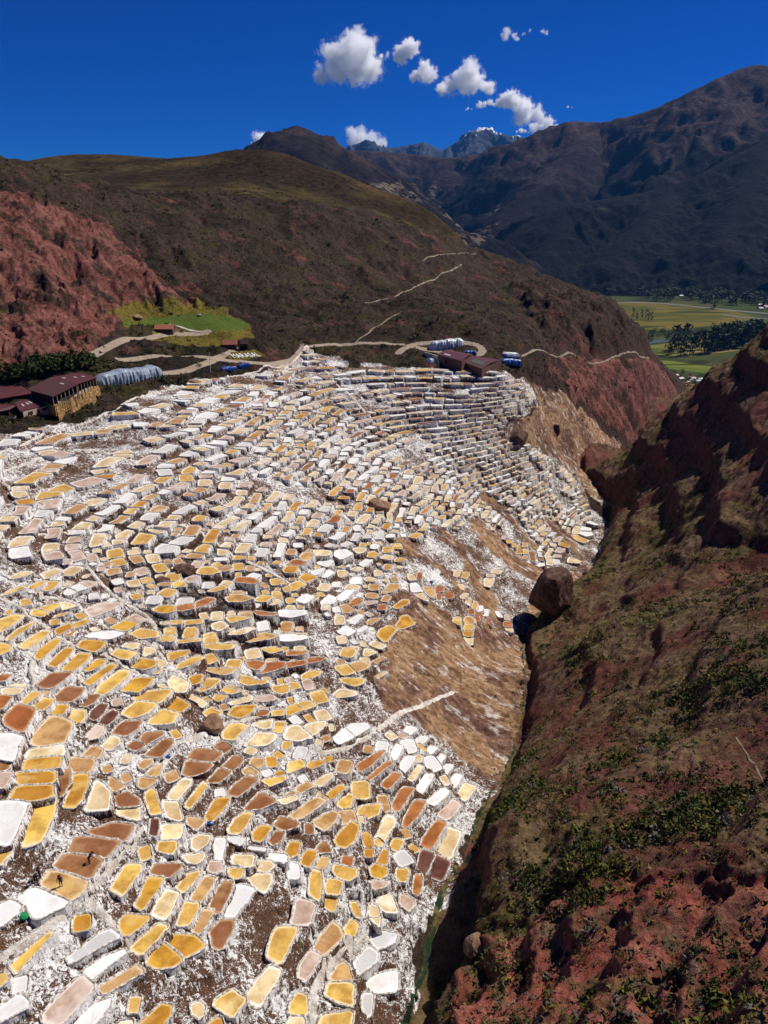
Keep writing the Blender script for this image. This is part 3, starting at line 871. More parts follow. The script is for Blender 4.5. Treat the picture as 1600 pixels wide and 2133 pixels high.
for li, L in enumerate(levels):
    visited = set()
    S = (RZ-L); cr = RM[:, :-1] & (S[:, :-1]*S[:, 1:] < 0); ii, jj = np.nonzero(cr)
    order = rng.permutation(len(ii))
    for o_ in order:
        i, j = ii[o_], jj[o_]; t = S[i, j]/(S[i, j]-S[i, j+1]); x, y = float(i+gx0), j+t+gy0
        if (int(x/2.5), int(y/2.5)) in visited: continue
        own = set(); A = trace(x, y, L, 1, visited, own); B = trace(x, y, L, -1, visited, own)
        visited |= own
        pl = np.array(B[::-1][:-1]+A) if len(A)+len(B) > 3 else None
        if pl is None or len(pl) < 4: continue
        k = 0; n = len(pl); lvl = L + random.uniform(-0.2, 0.2); cl = random.random()
        while k < n-3:
            m = int(random.choice([5, 6, 7, 8, 9, 10, 12, 14])); seg = pl[k:k+m]; k += m
            if len(seg) < 4: break
            if random.random() < 0.10: k += random.choice([1, 2, 4])
            if random.random() < 0.25: lvl = L+random.uniform(-0.35, 0.35)
            c = seg[len(seg)//2]
            if fbm(np.array([c[0]/26.0]), np.array([c[1]/26.0]), 2)[0] > 0.36: continue
            out = []
            for q in seg[[0, len(seg)//2, -1]]:
                gx_, gy_ = bil(grx, q[0], q[1]), bil(gry, q[0], q[1]); g2 = gx_*gx_+gy_*gy_; wd = min(max(DZ*0.74/math.sqrt(g2), 1.6), 6.8)*random.uniform(0.78, 1.0)
                out.append((q[0]+gx_/math.sqrt(g2)*wd, q[1]+gy_/math.sqrt(g2)*wd))
            a0 = seg[0]+(seg[1]-seg[0])*0.35; a1 = seg[-1]-(seg[-1]-seg[-2])*0.35
            p = np.array([a0, seg[len(seg)//2], a1, out[2], out[1], out[0]])
            if area(p) < 0: p = p[::-1]
            if area(p) < 4: continue
            p = p + rng.normal(0, 0.28, p.shape)
            z = float(np.quantile(gz(p[:,0], p[:,1]), 0.95))+random.uniform(0.0, 0.6)
            uu, vv = proj(c[0], c[1], z)
            hue = fbm(np.array([c[0]/22.0+70]), np.array([c[1]/22.0]), 2)[0] + random.gauss(0, 0.22)
            if uu > 860 and vv < 880: code = random.choice('CCGPCWTBY')
            elif hue > 0.30: code = random.choice('YTCYTA')
            elif hue > 0.10: code = random.choice('CYCTCPG')
            elif hue > -0.06: code = random.choice('CWCPGCTY')
            else: code = random.choice('WWCGWCP')
            if random.random() < 0.035: code = random.choice('RBD')
            mid_ponds.append(dict(code=code, pts=p, z=z, A=area(p), px=np.array([float(uu), float(vv)]), pxa=0, dig=False))
# small ponds closing the gaps between the digitised ones
FX0, FY0, FS = -75.0, 40.0, 0.3; FW, FH = 460, 660
FXX, FYY = np.meshgrid(FX0+FS*np.arange(FW), FY0+FS*np.arange(FH), indexing='ij')
fzz = gz(FXX, FYY); fu, fv = proj(FXX, FYY, fzz); fd, _, fs_ = seg_dist(GULLY, FXX, FYY)
FILL = [(-80,1150),(420,1080),(620,1130),(850,1130),(830,1230),(790,1290),(780,1400),(700,1440),(700,1520),(830,1520),(960,1640),(900,1800),(840,1960),(790,2180),(-80,2180)]
FREE = inside(FILL, fu, fv) & (fs_ < 0) & (fd > 5)
for px in SALT_PATHS:
    pd_, _, _ = seg_dist(ground_line(px), FXX, FYY); FREE &= pd_ > 0.8
BARE = [[(90,1700),(200,1680),(180,1790),(60,1840),(0,1850),(0,1800)],[(150,1960),(300,1930),(320,1990),(240,2060),(120,2133),(60,2060)],[(440,1960),(560,1890),(600,2000),(560,2133),(420,2080)],[(560,1850),(660,1870),(640,1960),(560,1930)],[(400,1480),(460,1490),(440,1560),(380,1550)],[(0,1350),(60,1370),(50,1410),(0,1420)],[(640,1270),(690,1290),(700,1450),(650,1420)]]
for b_ in BARE: FREE &= ~inside(b_, fu, fv)
FREE &= fbm(FXX/9.0, FYY/9.0, 3) < 0.34
def stamp(q):
    a = np.floor((q.min(0)-[FX0, FY0])/FS).astype(int); b = np.ceil((q.max(0)-[FX0, FY0])/FS).astype(int)+1
    if a[0] < 0 or a[1] < 0 or b[0] >= FW or b[1] >= FH: return None
    sl = (slice(a[0], b[0]), slice(a[1], b[1])); return sl, inside(q, FXX[sl], FYY[sl])
for p in ponds+mid_ponds:
    r_ = stamp(offset(p['pts'], 0.40))
    if r_: FREE[r_[0]] &= ~r_[1]
fill_ponds = []; pcs = np.array([p['pts'].mean(0) for p in ponds])
for size in (1.0, 0.75, 0.55, 0.42):
    cand = np.argwhere(FREE); cand = cand[rng.permutation(len(cand))[:2600]]
    for i, j in cand:
        if not FREE[i, j]: continue
        x, y = FXX[i, j], FYY[i, j]; gx_ = (fzz[min(i+3, FW-1), j]-fzz[max(i-3, 0), j]); gy_ = (fzz[i, min(j+3, FH-1)]-fzz[i, max(j-3, 0)]); th = math.atan2(gy_, gx_)+random.gauss(0, 0.25)
        L_, W_2 = size*random.uniform(2.2, 3.4), size*random.uniform(1.5, 2.2)
        q = np.array([(-W_2, -L_), (W_2, -L_), (W_2, L_), (-W_2, L_)])*rng.uniform(0.78, 1.0, (4, 2)); q = np.c_[q[:,0]*math.cos(th)-q[:,1]*math.sin(th)+x, q[:,0]*math.sin(th)+q[:,1]*math.cos(th)+y]
        r_ = stamp(q)
        if r_ is None or not FREE[r_[0]][r_[1]].all(): continue
        r2_ = stamp(offset(q, 0.40))
        if r2_ is None: continue
        FREE[r2_[0]] &= ~r2_[1]
        nb = np.argsort(((pcs-[x, y])**2).sum(1))[:3]; code = ponds[random.choice(list(nb))]['code']
        if random.random() < 0.45: code = random.choice('CWPYTCG')
        if code in 'RD': code = 'T'
        zz = gz(q[:,0], q[:,1]); uu, vv = proj(x, y, zz.mean())
        fill_ponds.append(dict(code=code, pts=chaikin(q, 0.14), z=float(zz.mean()+min(zz.max()-zz.mean(), 0.9))+0.15, A=area(q), px=np.array([float(uu), float(vv)]), pxa=0, dig=False))
print('gap ponds', len(fill_ponds)); mid_ponds += fill_ponds
print('middle-distance ponds', len(mid_ponds), round(time.time()-T0, 1))

# ------------------------------------------------------------------ final ground heights
far = np.clip(GY/300.0, 0.25, 2.2); zrw = np.clip(blur(np.maximum(zroad, ztrack), 10)*2.5, 0, 1)
hill = np.clip(1-zs-zt*0.6, 0, 1)*(1-zrw)*(1-zl)
G = GB2.copy()
wx_ = GX+7*fbm(GX/22.0, GY/22.0, 3); wy_ = GY+7*fbm(GX/22.0+50, GY/22.0, 3)
rugged = fbm(wx_/30.0, wy_/30.0, 6, 0.58)
G += hill*(3.4*rugged*far + 1.5*ridged(wx_/13.0, wy_/13.0, 5, 0.55)*np.minimum(far, 1.3)*(1-zg*0.8)*sstep(2, 9, GD))
# ravines running down the long ridge
G += hill*LEFT*(GY > 380)*17.0*np.minimum(0, ridged((wx_*0.9+wy_*0.25)/75.0, (wy_*0.9-wx_*0.3)/200.0, 4)-0.2)*sstep(380, 470, GY)*(1-zr)
sx_ = GX+9*fbm(GX/30.0+5, GY/30.0, 3)
rill = ridged((sx_*0.86+GY*0.50)/15.0, (-sx_*0.50+GY*0.86)/60.0, 5, 0.58)
G += zr*(6.5*rill + 3.0*fbm(wx_/9.0, wy_/14.0, 5, 0.6))*(1-zrw)
G += (zero*9.0*ridged((GX*0.45-GY*0.89)/16.0, (GX*0.89+GY*0.45)/70.0, 5, 0.6) + zcrag*10.0*ridged(wx_/26.0, wy_/26.0, 5, 0.6))*(1-zrw)
ax, ay = 0.86, -0.50                                      # fall line of the bare tan slope
tr = ridged((-GX*ay+GY*ax)/5.0, (GX*ax+GY*ay)/30.0, 4)
G += (zt*(1.5*tr+0.5*fbm(GX/3.0, GY/3.0, 5, 0.62)) + zt2*2.2*ridged((-GX*0.6+GY*0.8)/9.0, (GX*0.8+GY*0.6)/45.0, 4))*(1-zp)
G += zs*(0.38*fbm(GX/2.6, GY/2.6, 4, 0.6) + 0.35*ridged(GX/6.5, GY/6.5, 3))
fr = ((G+1.2*fbm(GX/14.0, GY/14.0, 3))/2.1); fr = fr-np.floor(fr); G += zs*(1-zp)*2.1*0.75*(sstep(0.25, 0.75, fr)-fr)
G += zp*0.45 - 0.4*zs*(1-zp)
bl = ridged(wx_/21.0+3, wy_/17.0, 5, 0.58); G += zbad*(1.5*bl+1.6*fbm(wx_/7.0, wy_/7.0, 5, 0.6))
fr = (G+2.5*fbm(GX/15.0, GY/15.0, 4))/4.6; fr = fr-np.floor(fr); G += zbad*4.6*0.5*(sstep(0.34, 0.66, fr)-fr)
# right hillside ledges and the dark faces of the far right spur
spur = zone([(1215,985),(1330,905),(1420,842),(1500,772),(1600,715),(1900,600),(1900,1110),(1600,1115),(1290,1140)], ~LEFT).astype(float); spur = blur(spur, 6)
fr = (G+5*fbm(GX/40.0, GY/40.0, 4))/17.0; fr = fr-np.floor(fr)
G += spur*(4.0*ridged(wx_/36.0, wy_/36.0+9, 5) - 1.0 + 17*0.36*(sstep(0.36, 0.62, fr)-fr))*sstep(3, 14, GD)
nearR = (~LEFT)*(1-spur)*sstep(6, 14, GD)
fr = (G+4*fbm(GX/25.0, GY/25.0, 4))/11.0; fr = fr-np.floor(fr)
G += nearR*(1-zbad)*(1.6*ridged(wx_/15.0+7, wy_/19.0, 5, 0.55)+11*0.18*(sstep(0.40, 0.60, fr)-fr))*sstep(20, 40, GY)
fine_ = fbm(wx_/2.4, wy_/2.4, 4, 0.62); G += hill*(~LEFT)*(0.55*fine_+0.5*np.maximum(0, ridged(wx_/4.5, wy_/4.5, 4, 0.6))*1.2)*sstep(3, 8, GD)*np.clip(far*1.4, 0.8, 2.0)
G += hill*LEFT*0.9*fbm(wx_/5.0, wy_/5.0, 4, 0.62)*np.minimum(far, 1.6)*(1-zg)
midR = zone([(1000,1850),(1040,1740),(1100,1700),(1000,2000)], ~LEFT)
# sink the ground under every pond
def grid_box(p, pad):
    x0, y0 = p.min(0)-pad; x1, y1 = p.max(0)+pad
    r0 = int((np.log(y0+40)-LY[0])/(LY[1]-LY[0])); r1 = int((np.log(y1+40)-LY[0])/(LY[1]-LY[0]))+2
    tt = [x/(y+40) for x in (x0, x1) for y in (y0, y1)]
    c0 = int((min(tt)-TS[0])/(TS[1]-TS[0])); c1 = int((max(tt)-TS[0])/(TS[1]-TS[0]))+2
    return max(r0, 0), max(min(r1, NR), 0), max(c0, 0), max(min(c1, NC), 0)
for p in mid_ponds+ponds:                               # banks of rubble and salt against the walls
    if p['px'][1] < 1185 or inside(SHADE_ZONE, p['px'][0], p['px'][1]): continue
    r0, r1, c0, c1 = grid_box(p['pts'], 2.6)
    if r1 <= r0 or c1 <= c0: continue
    sx, sy = GX[r0:r1, c0:c1], GY[r0:r1, c0:c1]; g = G[r0:r1, c0:c1]; rough_ = 0.3*fbm(sx/0.9, sy/0.9, 2)
    for od, dz_ in ((2.3, 1.75), (1.7, 1.4), (1.1, 1.05)):
        o1 = inside(offset(p['pts'], od), sx, sy); g[o1] = np.maximum(g[o1], p['z']-dz_+rough_[o1])
for p in mid_ponds+ponds:
    r0, r1, c0, c1 = grid_box(p['pts'], 1.2)
    if r1 <= r0 or c1 <= c0: continue
    sx, sy = GX[r0:r1, c0:c1], GY[r0:r1, c0:c1]
    o1 = inside(offset(p['pts'], 0.75), sx, sy); o2 = inside(offset(p['pts'], 0.25), sx, sy)
    g = G[r0:r1, c0:c1]; g[o1] = np.minimum(g[o1], p['z']-0.05); g[o2] = np.minimum(g[o2], p['z']-0.45)
# grass bank that carries the white letters
LB = hit([489, 545], [747, 743], GB); LBL = float(np.hypot(*(LB[1]-LB[0])[:2])); LBD = (LB[1]-LB[0])[:2]/LBL; LBS = 0.42
_lx = (GX-LB[0,0])*LBD[0]+(GY-LB[0,1])*LBD[1]; _ly = -(GX-LB[0,0])*LBD[1]+(GY-LB[0,1])*LBD[0]
_w = sstep(-4, -1.5, _lx)*sstep(LBL+4, LBL+1.5, _lx)*sstep(-3, -1, _ly)*sstep(9, 6, _ly)
G = G*(1-_w)+(LB[0,2]+_lx/LBL*(LB[1,2]-LB[0,2])+LBS*_ly+0.15*fbm(GX/1.5, GY/1.5, 2))*_w; zg = np.maximum(zg, _w)
def fz(x, y): return gsample(G, np.asarray(x, float), np.asarray(y, float))

# ------------------------------------------------------------------ ground material and mesh
def mat_ground():
    k = NT('valley_soil', 0.95, 0.1)
    A = k.attr('zone_a').outputs['Color']; B = k.attr('zone_b').outputs['Color']; C = k.attr('zone_c').outputs['Color']
    def ch(sock):
        s = k.n('SeparateColor'); k.l(sock, s.inputs[0]); return s.outputs
    a, b, c = ch(A), ch(B), ch(C)
    n0 = k.noise(0.012, 4, 0.6); n1 = k.noise(0.09, 5, 0.65); n2 = k.noise(0.6, 6, 0.7); n3 = k.noise(2.6, 4, 0.75)
    mixn = k.math('ADD', k.math('MULTIPLY', n1, 0.32), k.math('ADD', k.math('MULTIPLY', n2, 0.40), k.math('MULTIPLY', n3, 0.28)))
    soil = k.ramp(mixn, [(0.30, (0.006, 0.004, 0.003)), (0.42, (0.018, 0.011, 0.008)), (0.52, (0.042, 0.026, 0.018)), (0.66, (0.11, 0.072, 0.050))])
    grass = k.ramp(n2, [(0.3, (0.009, 0.008, 0.003)), (0.5, (0.032, 0.026, 0.009)), (0.7, (0.085, 0.066, 0.025))])
    soil = k.mix(k.grey(k.noise(0.05, 5, 0.6), 0.47, 0.60), soil, grass)
    soilR = k.ramp(mixn, [(0.32, (0.018, 0.009, 0.007)), (0.42, (0.085, 0.044, 0.030)), (0.52, (0.18, 0.10, 0.070)), (0.64, (0.34, 0.21, 0.155))])
    soilR = k.mix(k.grey(k.noise(0.07, 5, 0.6), 0.46, 0.58), soilR, k.ramp(n2, [(0.3, (0.03, 0.026, 0.007)), (0.5, (0.085, 0.070, 0.02)), (0.7, (0.17, 0.135, 0.05))]))
    soil = k.mix(k.grey(k.noise(0.018, 5, 0.65), 0.46, 0.60), soil, k.ramp(n2, [(0.35, (0.005, 0.004, 0.0025)), (0.65, (0.030, 0.021, 0.012))]))
    nz = k.n('SeparateXYZ'); k.l(k.geo.outputs['True Normal'], nz.inputs[0]); steep = k.grey(k.math('ADD', nz.outputs[2], k.math('MULTIPLY', k.math('SUBTRACT', n2, 0.5), 0.35)), 0.78, 0.58)
    turf = k.ramp(n2, [(0.3, (0.030, 0.030, 0.006)), (0.5, (0.085, 0.078, 0.016)), (0.7, (0.16, 0.135, 0.035))])
    gentle = k.grey(k.math('ADD', nz.outputs[2], k.math('MULTIPLY', k.math('SUBTRACT', n1, 0.5), 0.6)), 0.74, 0.90)
    soilR = k.mix(k.math('MULTIPLY', gentle, 0.5), soilR, turf)
    soilR = k.mix(k.math('MULTIPLY', steep, 0.8), soilR, k.ramp(n2, [(0.3, (0.018, 0.007, 0.005)), (0.5, (0.075, 0.028, 0.020)), (0.7, (0.20, 0.085, 0.065))]))
    soil = k.mix(k.math('MULTIPLY', steep, 0.55), soil, k.ramp(n2, [(0.3, (0.012, 0.006, 0.005)), (0.5, (0.050, 0.022, 0.018)), (0.7, (0.16, 0.08, 0.066))]))
    soil = k.mix(c[2], soil, soilR)
    redn = k.noise(0.035, 5, 0.65)
    red = k.ramp(mixn, [(0.3, (0.035, 0.012, 0.009)), (0.5, (0.12, 0.040, 0.030)), (0.68, (0.25, 0.105, 0.082))])
    soil = k.mix(k.grey(k.math('ADD', redn, k.math('MULTIPLY', k.math('SUBTRACT', c[2], 0.5), 0.07)), 0.53, 0.66), soil, red)
    redc = k.ramp(mixn, [(0.34, (0.018, 0.007, 0.005)), (0.46, (0.11, 0.034, 0.026)), (0.60, (0.28, 0.12, 0.095))])
    def soft(s, lo=0.35, hi=0.65): return k.grey(k.math('ADD', s, k.math('MULTIPLY', k.math('SUBTRACT', n2, 0.5), 0.7)), lo, hi)
    col = k.mix(k.math('MULTIPLY', soft(a[2]), k.grey(k.noise(0.055, 5, 0.65), 0.62, 0.45)), soil, redc)
    bad = k.ramp(mixn, [(0.3, (0.08, 0.017, 0.011)), (0.47, (0.23, 0.060, 0.040)), (0.65, (0.42, 0.17, 0.125))])
    col = k.mix(k.math('MULTIPLY', soft(c[1]), k.grey(k.noise(0.16, 5, 0.65), 0.60, 0.44)), col, bad)
    tv = k.along(-0.55, 0.45, 1.0, 0.6)
    ts = k.math('ADD', k.math('MULTIPLY', k.noise(0.8, 6, 0.72, tv, 0.5), 0.55), k.math('MULTIPLY', k.noise(0.5, 6, 0.72), 0.45))
    tan = k.ramp(ts, [(0.33, (0.07, 0.035, 0.022)), (0.44, (0.20, 0.105, 0.055)), (0.54, (0.37, 0.225, 0.12)), (0.66, (0.52, 0.37, 0.24))])
    tan = k.mix(k.grey(k.noise(0.06, 5, 0.65), 0.44, 0.58), tan, k.ramp(ts, [(0.35, (0.045, 0.022, 0.016)), (0.5, (0.15, 0.075, 0.05)), (0.65, (0.34, 0.2, 0.14))]))
    tan = k.mix(k.math('MULTIPLY', k.grey(k.noise(0.35, 6, 0.7, tv), 0.54, 0.64), 0.7), tan, (0.70, 0.66, 0.62))
    col = k.mix(soft(a[1]), col, tan)
    sc, ss = salt_color(k, True); col = k.mix(soft(a[0], 0.3, 0.6), col, sc)
    yg = k.ramp(n2, [(0.3, (0.07, 0.045, 0.009)), (0.5, (0.125, 0.10, 0.016)), (0.68, (0.20, 0.145, 0.03))])
    col = k.mix(soft(b[0]), col, yg)
    lawn = k.ramp(n2, [(0.3, (0.045, 0.075, 0.010)), (0.65, (0.10, 0.135, 0.022))]); col = k.mix(k.grey(b[1], 0.3, 0.6), col, lawn)
    road = k.ramp(n2, [(0.3, (0.24, 0.18, 0.13)), (0.65, (0.42, 0.34, 0.26))]); col = k.mix(k.grey(b[2], 0.3, 0.6), col, road)
    path = k.ramp(n2, [(0.3, (0.42, 0.34, 0.27)), (0.6, (0.78, 0.73, 0.66))]); col = k.mix(k.grey(c[0], 0.3, 0.65), col, path)
    k.color(col); k.bump(k.math('ADD', k.math('MULTIPLY', n2, 1.0), k.math('MULTIPLY', n3, 0.4)), 1.0, 0.8)
    return k.m
M_GROUND = mat_ground()
idx = np.arange((NR-1)*NC).reshape(NR-1, NC)[:, :-1].ravel()
gf = np.c_[idx, idx+1, idx+NC+1, idx+NC]
rightness = (~LEFT).astype(float)
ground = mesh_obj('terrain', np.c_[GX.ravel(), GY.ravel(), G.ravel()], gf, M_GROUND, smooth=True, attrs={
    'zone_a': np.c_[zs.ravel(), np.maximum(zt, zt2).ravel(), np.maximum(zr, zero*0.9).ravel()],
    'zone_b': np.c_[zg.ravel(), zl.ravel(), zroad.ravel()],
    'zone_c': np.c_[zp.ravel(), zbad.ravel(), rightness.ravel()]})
tag(ground, kind='structure')
print('ground', round(time.time()-T0, 1))

# ------------------------------------------------------------------ pond geometry
def brine_geo(P, z):
    n = len(P); c = P.mean(0)
    r1 = c+(P-c)*0.80; r2 = c+(P-c)*0.45
    v = np.vstack([np.c_[P, np.full(n, z)], np.c_[r1, np.full(n, z-0.01)], np.c_[r2, np.full(n, z-0.02)], [[c[0], c[1], z-0.02]]])
    f = []
    for k in range(2):
        for i in range(n): j = (i+1) % n; f.append((k*n+i, k*n+j, (k+1)*n+j, (k+1)*n+i))
    for i in range(n): f.append((2*n+i, 2*n+(i+1) % n, 3*n))
    return v, f, np.r_[np.ones(n), np.full(n, 0.45), np.zeros(n+1)]
def rim_geo(P, z, w):
    n = len(P); wi = w*rng.uniform(0.75, 1.25, n); h = rng.uniform(0.03, 0.20, n)
    a = P - 0; o = offset(P, wi); m = offset(P, wi*0.5)
    v = np.vstack([np.c_[offset(P, -0.06), np.full(n, z-0.06)], np.c_[m, z+h], np.c_[o, z+h*0.5-0.02]])
    f = [(k*n+i, (k+1)*n+i, (k+1)*n+(i+1) % n, k*n+(i+1) % n) for k in range(2) for i in range(n)]
    f = [t[::-1] for t in f]
    return v, f, o, z+h*0.5-0.02
def wall_geo(o, zt_, deep=None):
    n = len(o); zb = fz(o[:,0], o[:,1])-0.5; zb = np.minimum(zb, zt_-0.5); zb = np.maximum(zb, zt_-4.5)
    b = offset(o, 0.10*(zt_-zb)); m = offset(o, 0.05*(zt_-zb)+rng.normal(0, 0.06, n)); zm = (zt_*0.5+zb*0.5)
    v = np.vstack([np.c_[offset(o, -0.05), zt_-0.01], np.c_[m, zm], np.c_[b, zb]])
    f = [(k*n+i, k*n+(i+1) % n, (k+1)*n+(i+1) % n, (k+1)*n+i)[::-1] for k in range(2) for i in range(n)]
    return v, f, np.r_[np.ones(n), np.full(n, 0.45), np.zeros(n)]
ponds.sort(key=lambda p: -p['pxa'])
solo, rest = ponds[:300], ponds[300:]
ORD = ['leftmost', 'second from left', 'third from left', 'fourth from left', 'fifth from left', 'sixth from left', 'seventh from left', 'eighth from left', 'ninth from left', 'tenth from left']+[f'{w} from left' for w in ('eleventh','twelfth','thirteenth','fourteenth','fifteenth','sixteenth')]
PLACES = [('in the bottom left corner', 60, 2080), ('at the bottom left of middle', 330, 2080), ('at the bottom edge mid-picture', 560, 2070), ('at the bottom beside the stream', 770, 2040),
 ('by the salt workers', 130, 1830), ('low down right of the workers', 330, 1880), ('in the white-crusted cluster', 520, 1800), ('above the bottom bare slope', 690, 1880),
 ('by the red-brown plots near the stream', 880, 1820), ('in the stepped terrace above the stream', 900, 1590), ('at the left edge above the brown strip', 60, 1640), ('at the left edge mid-height', 50, 1470),
 ('in the diagonal steps at left', 180, 1400), ('between left-hand paths', 180, 1280), ('by the dark tall walls', 400, 1240), ('below the dark tall walls', 430, 1390),
 ('left of the bare tan slope', 740, 1380), ('in the lower centre', 450, 1580), ('in the middle right of centre', 650, 1640), ('on the steep slope above the boulder', 950, 1260),
 ('among the upper left near ponds', 60, 1200), ('above the tan slope', 700, 1200), ('in the middle left of centre', 260, 1600)]
for p in solo:
    d = [(p['px'][0]-x)**2+(p['px'][1]-y)**2 for _, x, y in PLACES]; p['place'] = PLACES[int(np.argmin(d))][0]
    q = p['pts']-p['pts'].mean(0); ev = np.sqrt(np.maximum(np.linalg.eigvalsh(q.T@q), 1e-6)); p['el'] = ev[1]/ev[0]
    p['shape'] = 'long' if p['el'] > 2.1 else ('large' if p['A'] > 38 else ('small' if p['A'] < 11 else ('rounded' if p['el'] < 1.25 else 'broad')))
groups = {}
for p in solo: groups.setdefault((p['place'], p['shape'], p['code']), []).append(p)
for (pl, sh, cd), L in list(groups.items()):
    L.sort(key=lambda p: p['px'][0]); nm = BRINE[cd][2]
    for i, p in enumerate(L):
        s = f'{sh} {nm} salt pond {pl}'
        if len(L) == 2: s += (', the left one', ', the right one')[i]
        elif len(L) > 2: s += ', '+('rightmost of them' if i == len(L)-1 else ORD[i])
        p['label'] = s
for p in solo:
    P = densify(p['pts'], 0.95); P = P+rng.normal(0, 0.05, P.shape); z = p['z']; c = P.mean(0)
    root = empty('salt_pond', (c[0], c[1], z)); tag(root, p['label'], 'salt pond', 'salt ponds on the near slope')
    off = np.array([c[0], c[1], z])
    v, f, e = brine_geo(P, z-0.04); mesh_obj('brine', v-off, f, M_BRINE[p['code']], root, attrs={'edge': e})
    v, f, o, zt_ = rim_geo(P, z, 0.22); mesh_obj('rim', v-off, f, M_RIM, root, smooth=True)
    v, f, dr = wall_geo(o, zt_); mesh_obj('retaining_wall', v-off, f, M_WALL, root, attrs={'drip': dr})
# the remaining ponds: one mass
codes = list(BRINE); V = []; F = []; MI = []; E = []; DR = []; nv = 0
for p in rest+mid_ponds:
    P = chaikin(p['pts'], 0.12) if not p['dig'] else resample(p['pts'], 14); z = p['z']
    v, f, e = brine_geo(P, z-0.04); V.append(v); F += [tuple(i+nv for i in t) for t in f]; MI += [codes.index(p['code'])]*len(f); E.append(e); DR.append(np.zeros(len(v))); nv += len(v)
    v, f, o, zt_ = rim_geo(P, z, 0.22); V.append(v); F += [tuple(i+nv for i in t) for t in f]; MI += [len(codes)]*len(f); E.append(np.zeros(len(v))); DR.append(np.zeros(len(v))); nv += len(v)
    v, f, dr = wall_geo(o, zt_); V.append(v); DR.append(dr); F += [tuple(i+nv for i in t) for t in f]; MI += [len(codes)+1]*len(f); E.append(np.zeros(len(v))); nv += len(v)
mass = mesh_obj('small_salt_ponds', np.vstack(V), F, [M_BRINE[c] for c in codes]+[M_RIM, M_WALL], mat_idx=MI, attrs={'edge': np.concatenate(E), 'drip': np.concatenate(DR)})
tag(mass, 'smaller and farther salt ponds packed over the terraced slope', 'salt ponds', kind='stuff')
print('ponds', round(time.time()-T0, 1))

# ------------------------------------------------------------------ plateau hill behind the near ridge
VZ = -345.0
def ctrl_surface(ctrl, extra, soft=64.0):
    P = np.array([atY(u, v, y) for u, v, y in ctrl]+[np.array(e, float) for e in extra])
    ax, ay = P[:,0]/10, P[:,1]/10; n = len(P)
    ph = lambda r2: np.sqrt(r2+soft)
    M = np.zeros((n+3, n+3)); M[:n,:n] = ph((ax[:,None]-ax)**2+(ay[:,None]-ay)**2); Q = np.c_[np.ones(n), ax, ay]; M[:n,n:] = Q; M[n:,:n] = Q.T
    s = np.linalg.solve(M, np.r_[P[:,2], 0, 0, 0])
    def f(x, y):
        sh = x.shape; x = x.ravel()/10; y = y.ravel()/10; out = np.empty(len(x))
        for i in range(0, len(x), 60000):
            a, b = x[i:i+60000], y[i:i+60000]
            out[i:i+60000] = ph((a[:,None]-ax)**2+(b[:,None]-ay)**2)@s[:n]+s[n]+s[n+1]*a+s[n+2]*b
        return out.reshape(sh)
    return f
def grid_mesh(name, X, Y, Z, mat, attrs=None):
    r, c = X.shape; i = np.arange((r-1)*c).reshape(r-1, c)[:, :-1].ravel()
    return mesh_obj(name, np.c_[X.ravel(), Y.ravel(), Z.ravel()], np.c_[i, i+1, i+c+1, i+c], mat, smooth=True, attrs=attrs)
def mat_hill(name, dark, mid, light, sc=1.0, patch=None, snow=False):
    k = NT(name, 0.95, 0.05)
    a = k.noise(0.004*sc, 6, 0.68); b = k.noise(0.03*sc, 5, 0.7); m = k.math('ADD', k.math('MULTIPLY', a, 0.55), k.math('MULTIPLY', b, 0.45))
    col = k.ramp(m, [(0.34, dark), (0.5, mid), (0.66, light)])
    if patch:
        vo = k.n('TexVoronoi'); vo.inputs['Scale'].default_value = 0.035*sc; k.l(k.mapped((1, 1.0, 1)), vo.inputs['Vector'])
        sp = k.n('SeparateColor'); k.l(vo.outputs['Color'], sp.inputs[0])
        w = k.math('MULTIPLY', k.grey(sp.outputs[0], 0.45, 0.9), k.grey(k.noise(0.0022*sc, 3), 0.5, 0.58))
        col = k.mix(k.math('MULTIPLY', w, k.grey(k.attr('fields').outputs['Fac'], 0.2, 0.7)), col, patch)
    if snow:
        s = k.grey(k.math('ADD', k.attr('snow').outputs['Fac'], k.math('MULTIPLY', k.math('SUBTRACT', k.noise(0.0035, 5, 0.7), 0.5), 1.6)), 0.5, 0.6)
        col = k.mix(s, col, (0.85, 0.87, 0.9))
    if name == 'brown_mountain':
        zz = k.n('SeparateXYZ'); k.l(k.pos(), zz.inputs[0]); hgt = k.grey(k.math('ADD', zz.outputs[2], k.math('MULTIPLY', k.math('SUBTRACT', a, 0.5), 900.0)), 150.0, 900.0)
        col = k.mix(hgt, col, k.ramp(m, [(0.36, (0.010, 0.006, 0.005)), (0.5, (0.042, 0.025, 0.020)), (0.64, (0.095, 0.058, 0.045))]))  # high rock browner and brighter: the sunlit ridge put into its colour
    if name == 'dry_plateau':
        col = k.mix(k.grey(k.noise(0.006, 5, 0.65), 0.47, 0.60), col, k.ramp(b, [(0.35, (0.006, 0.004, 0.002)), (0.65, (0.045, 0.028, 0.012))]))
    k.color(col); k.bump(m, 1.0, 30.0/sc); return k.m
M_PLAT = mat_hill('dry_plateau', (0.020, 0.013, 0.005), (0.052, 0.035, 0.014), (0.11, 0.072, 0.028), 4.0, patch=(0.22, 0.14, 0.06))
pl_ctrl = [(-150,332,1250),(50,338,1250),(110,327,1300),(160,324,1350),(260,327,1400),(360,331,1350),(430,324,1250),(480,315,1200),(540,314,1180),(590,321,1180),(640,339,1180),(700,358,1170),(760,385,1160),(820,405,1150),(880,432,1140),(920,462,1130),(955,500,1110),(985,545,1080),
 (100,375,850),(300,395,900),(250,360,1100),(450,370,1050),(520,380,1000),(550,415,820),(650,400,1020),(700,435,930),(800,452,940),(850,470,960),(900,500,980)]
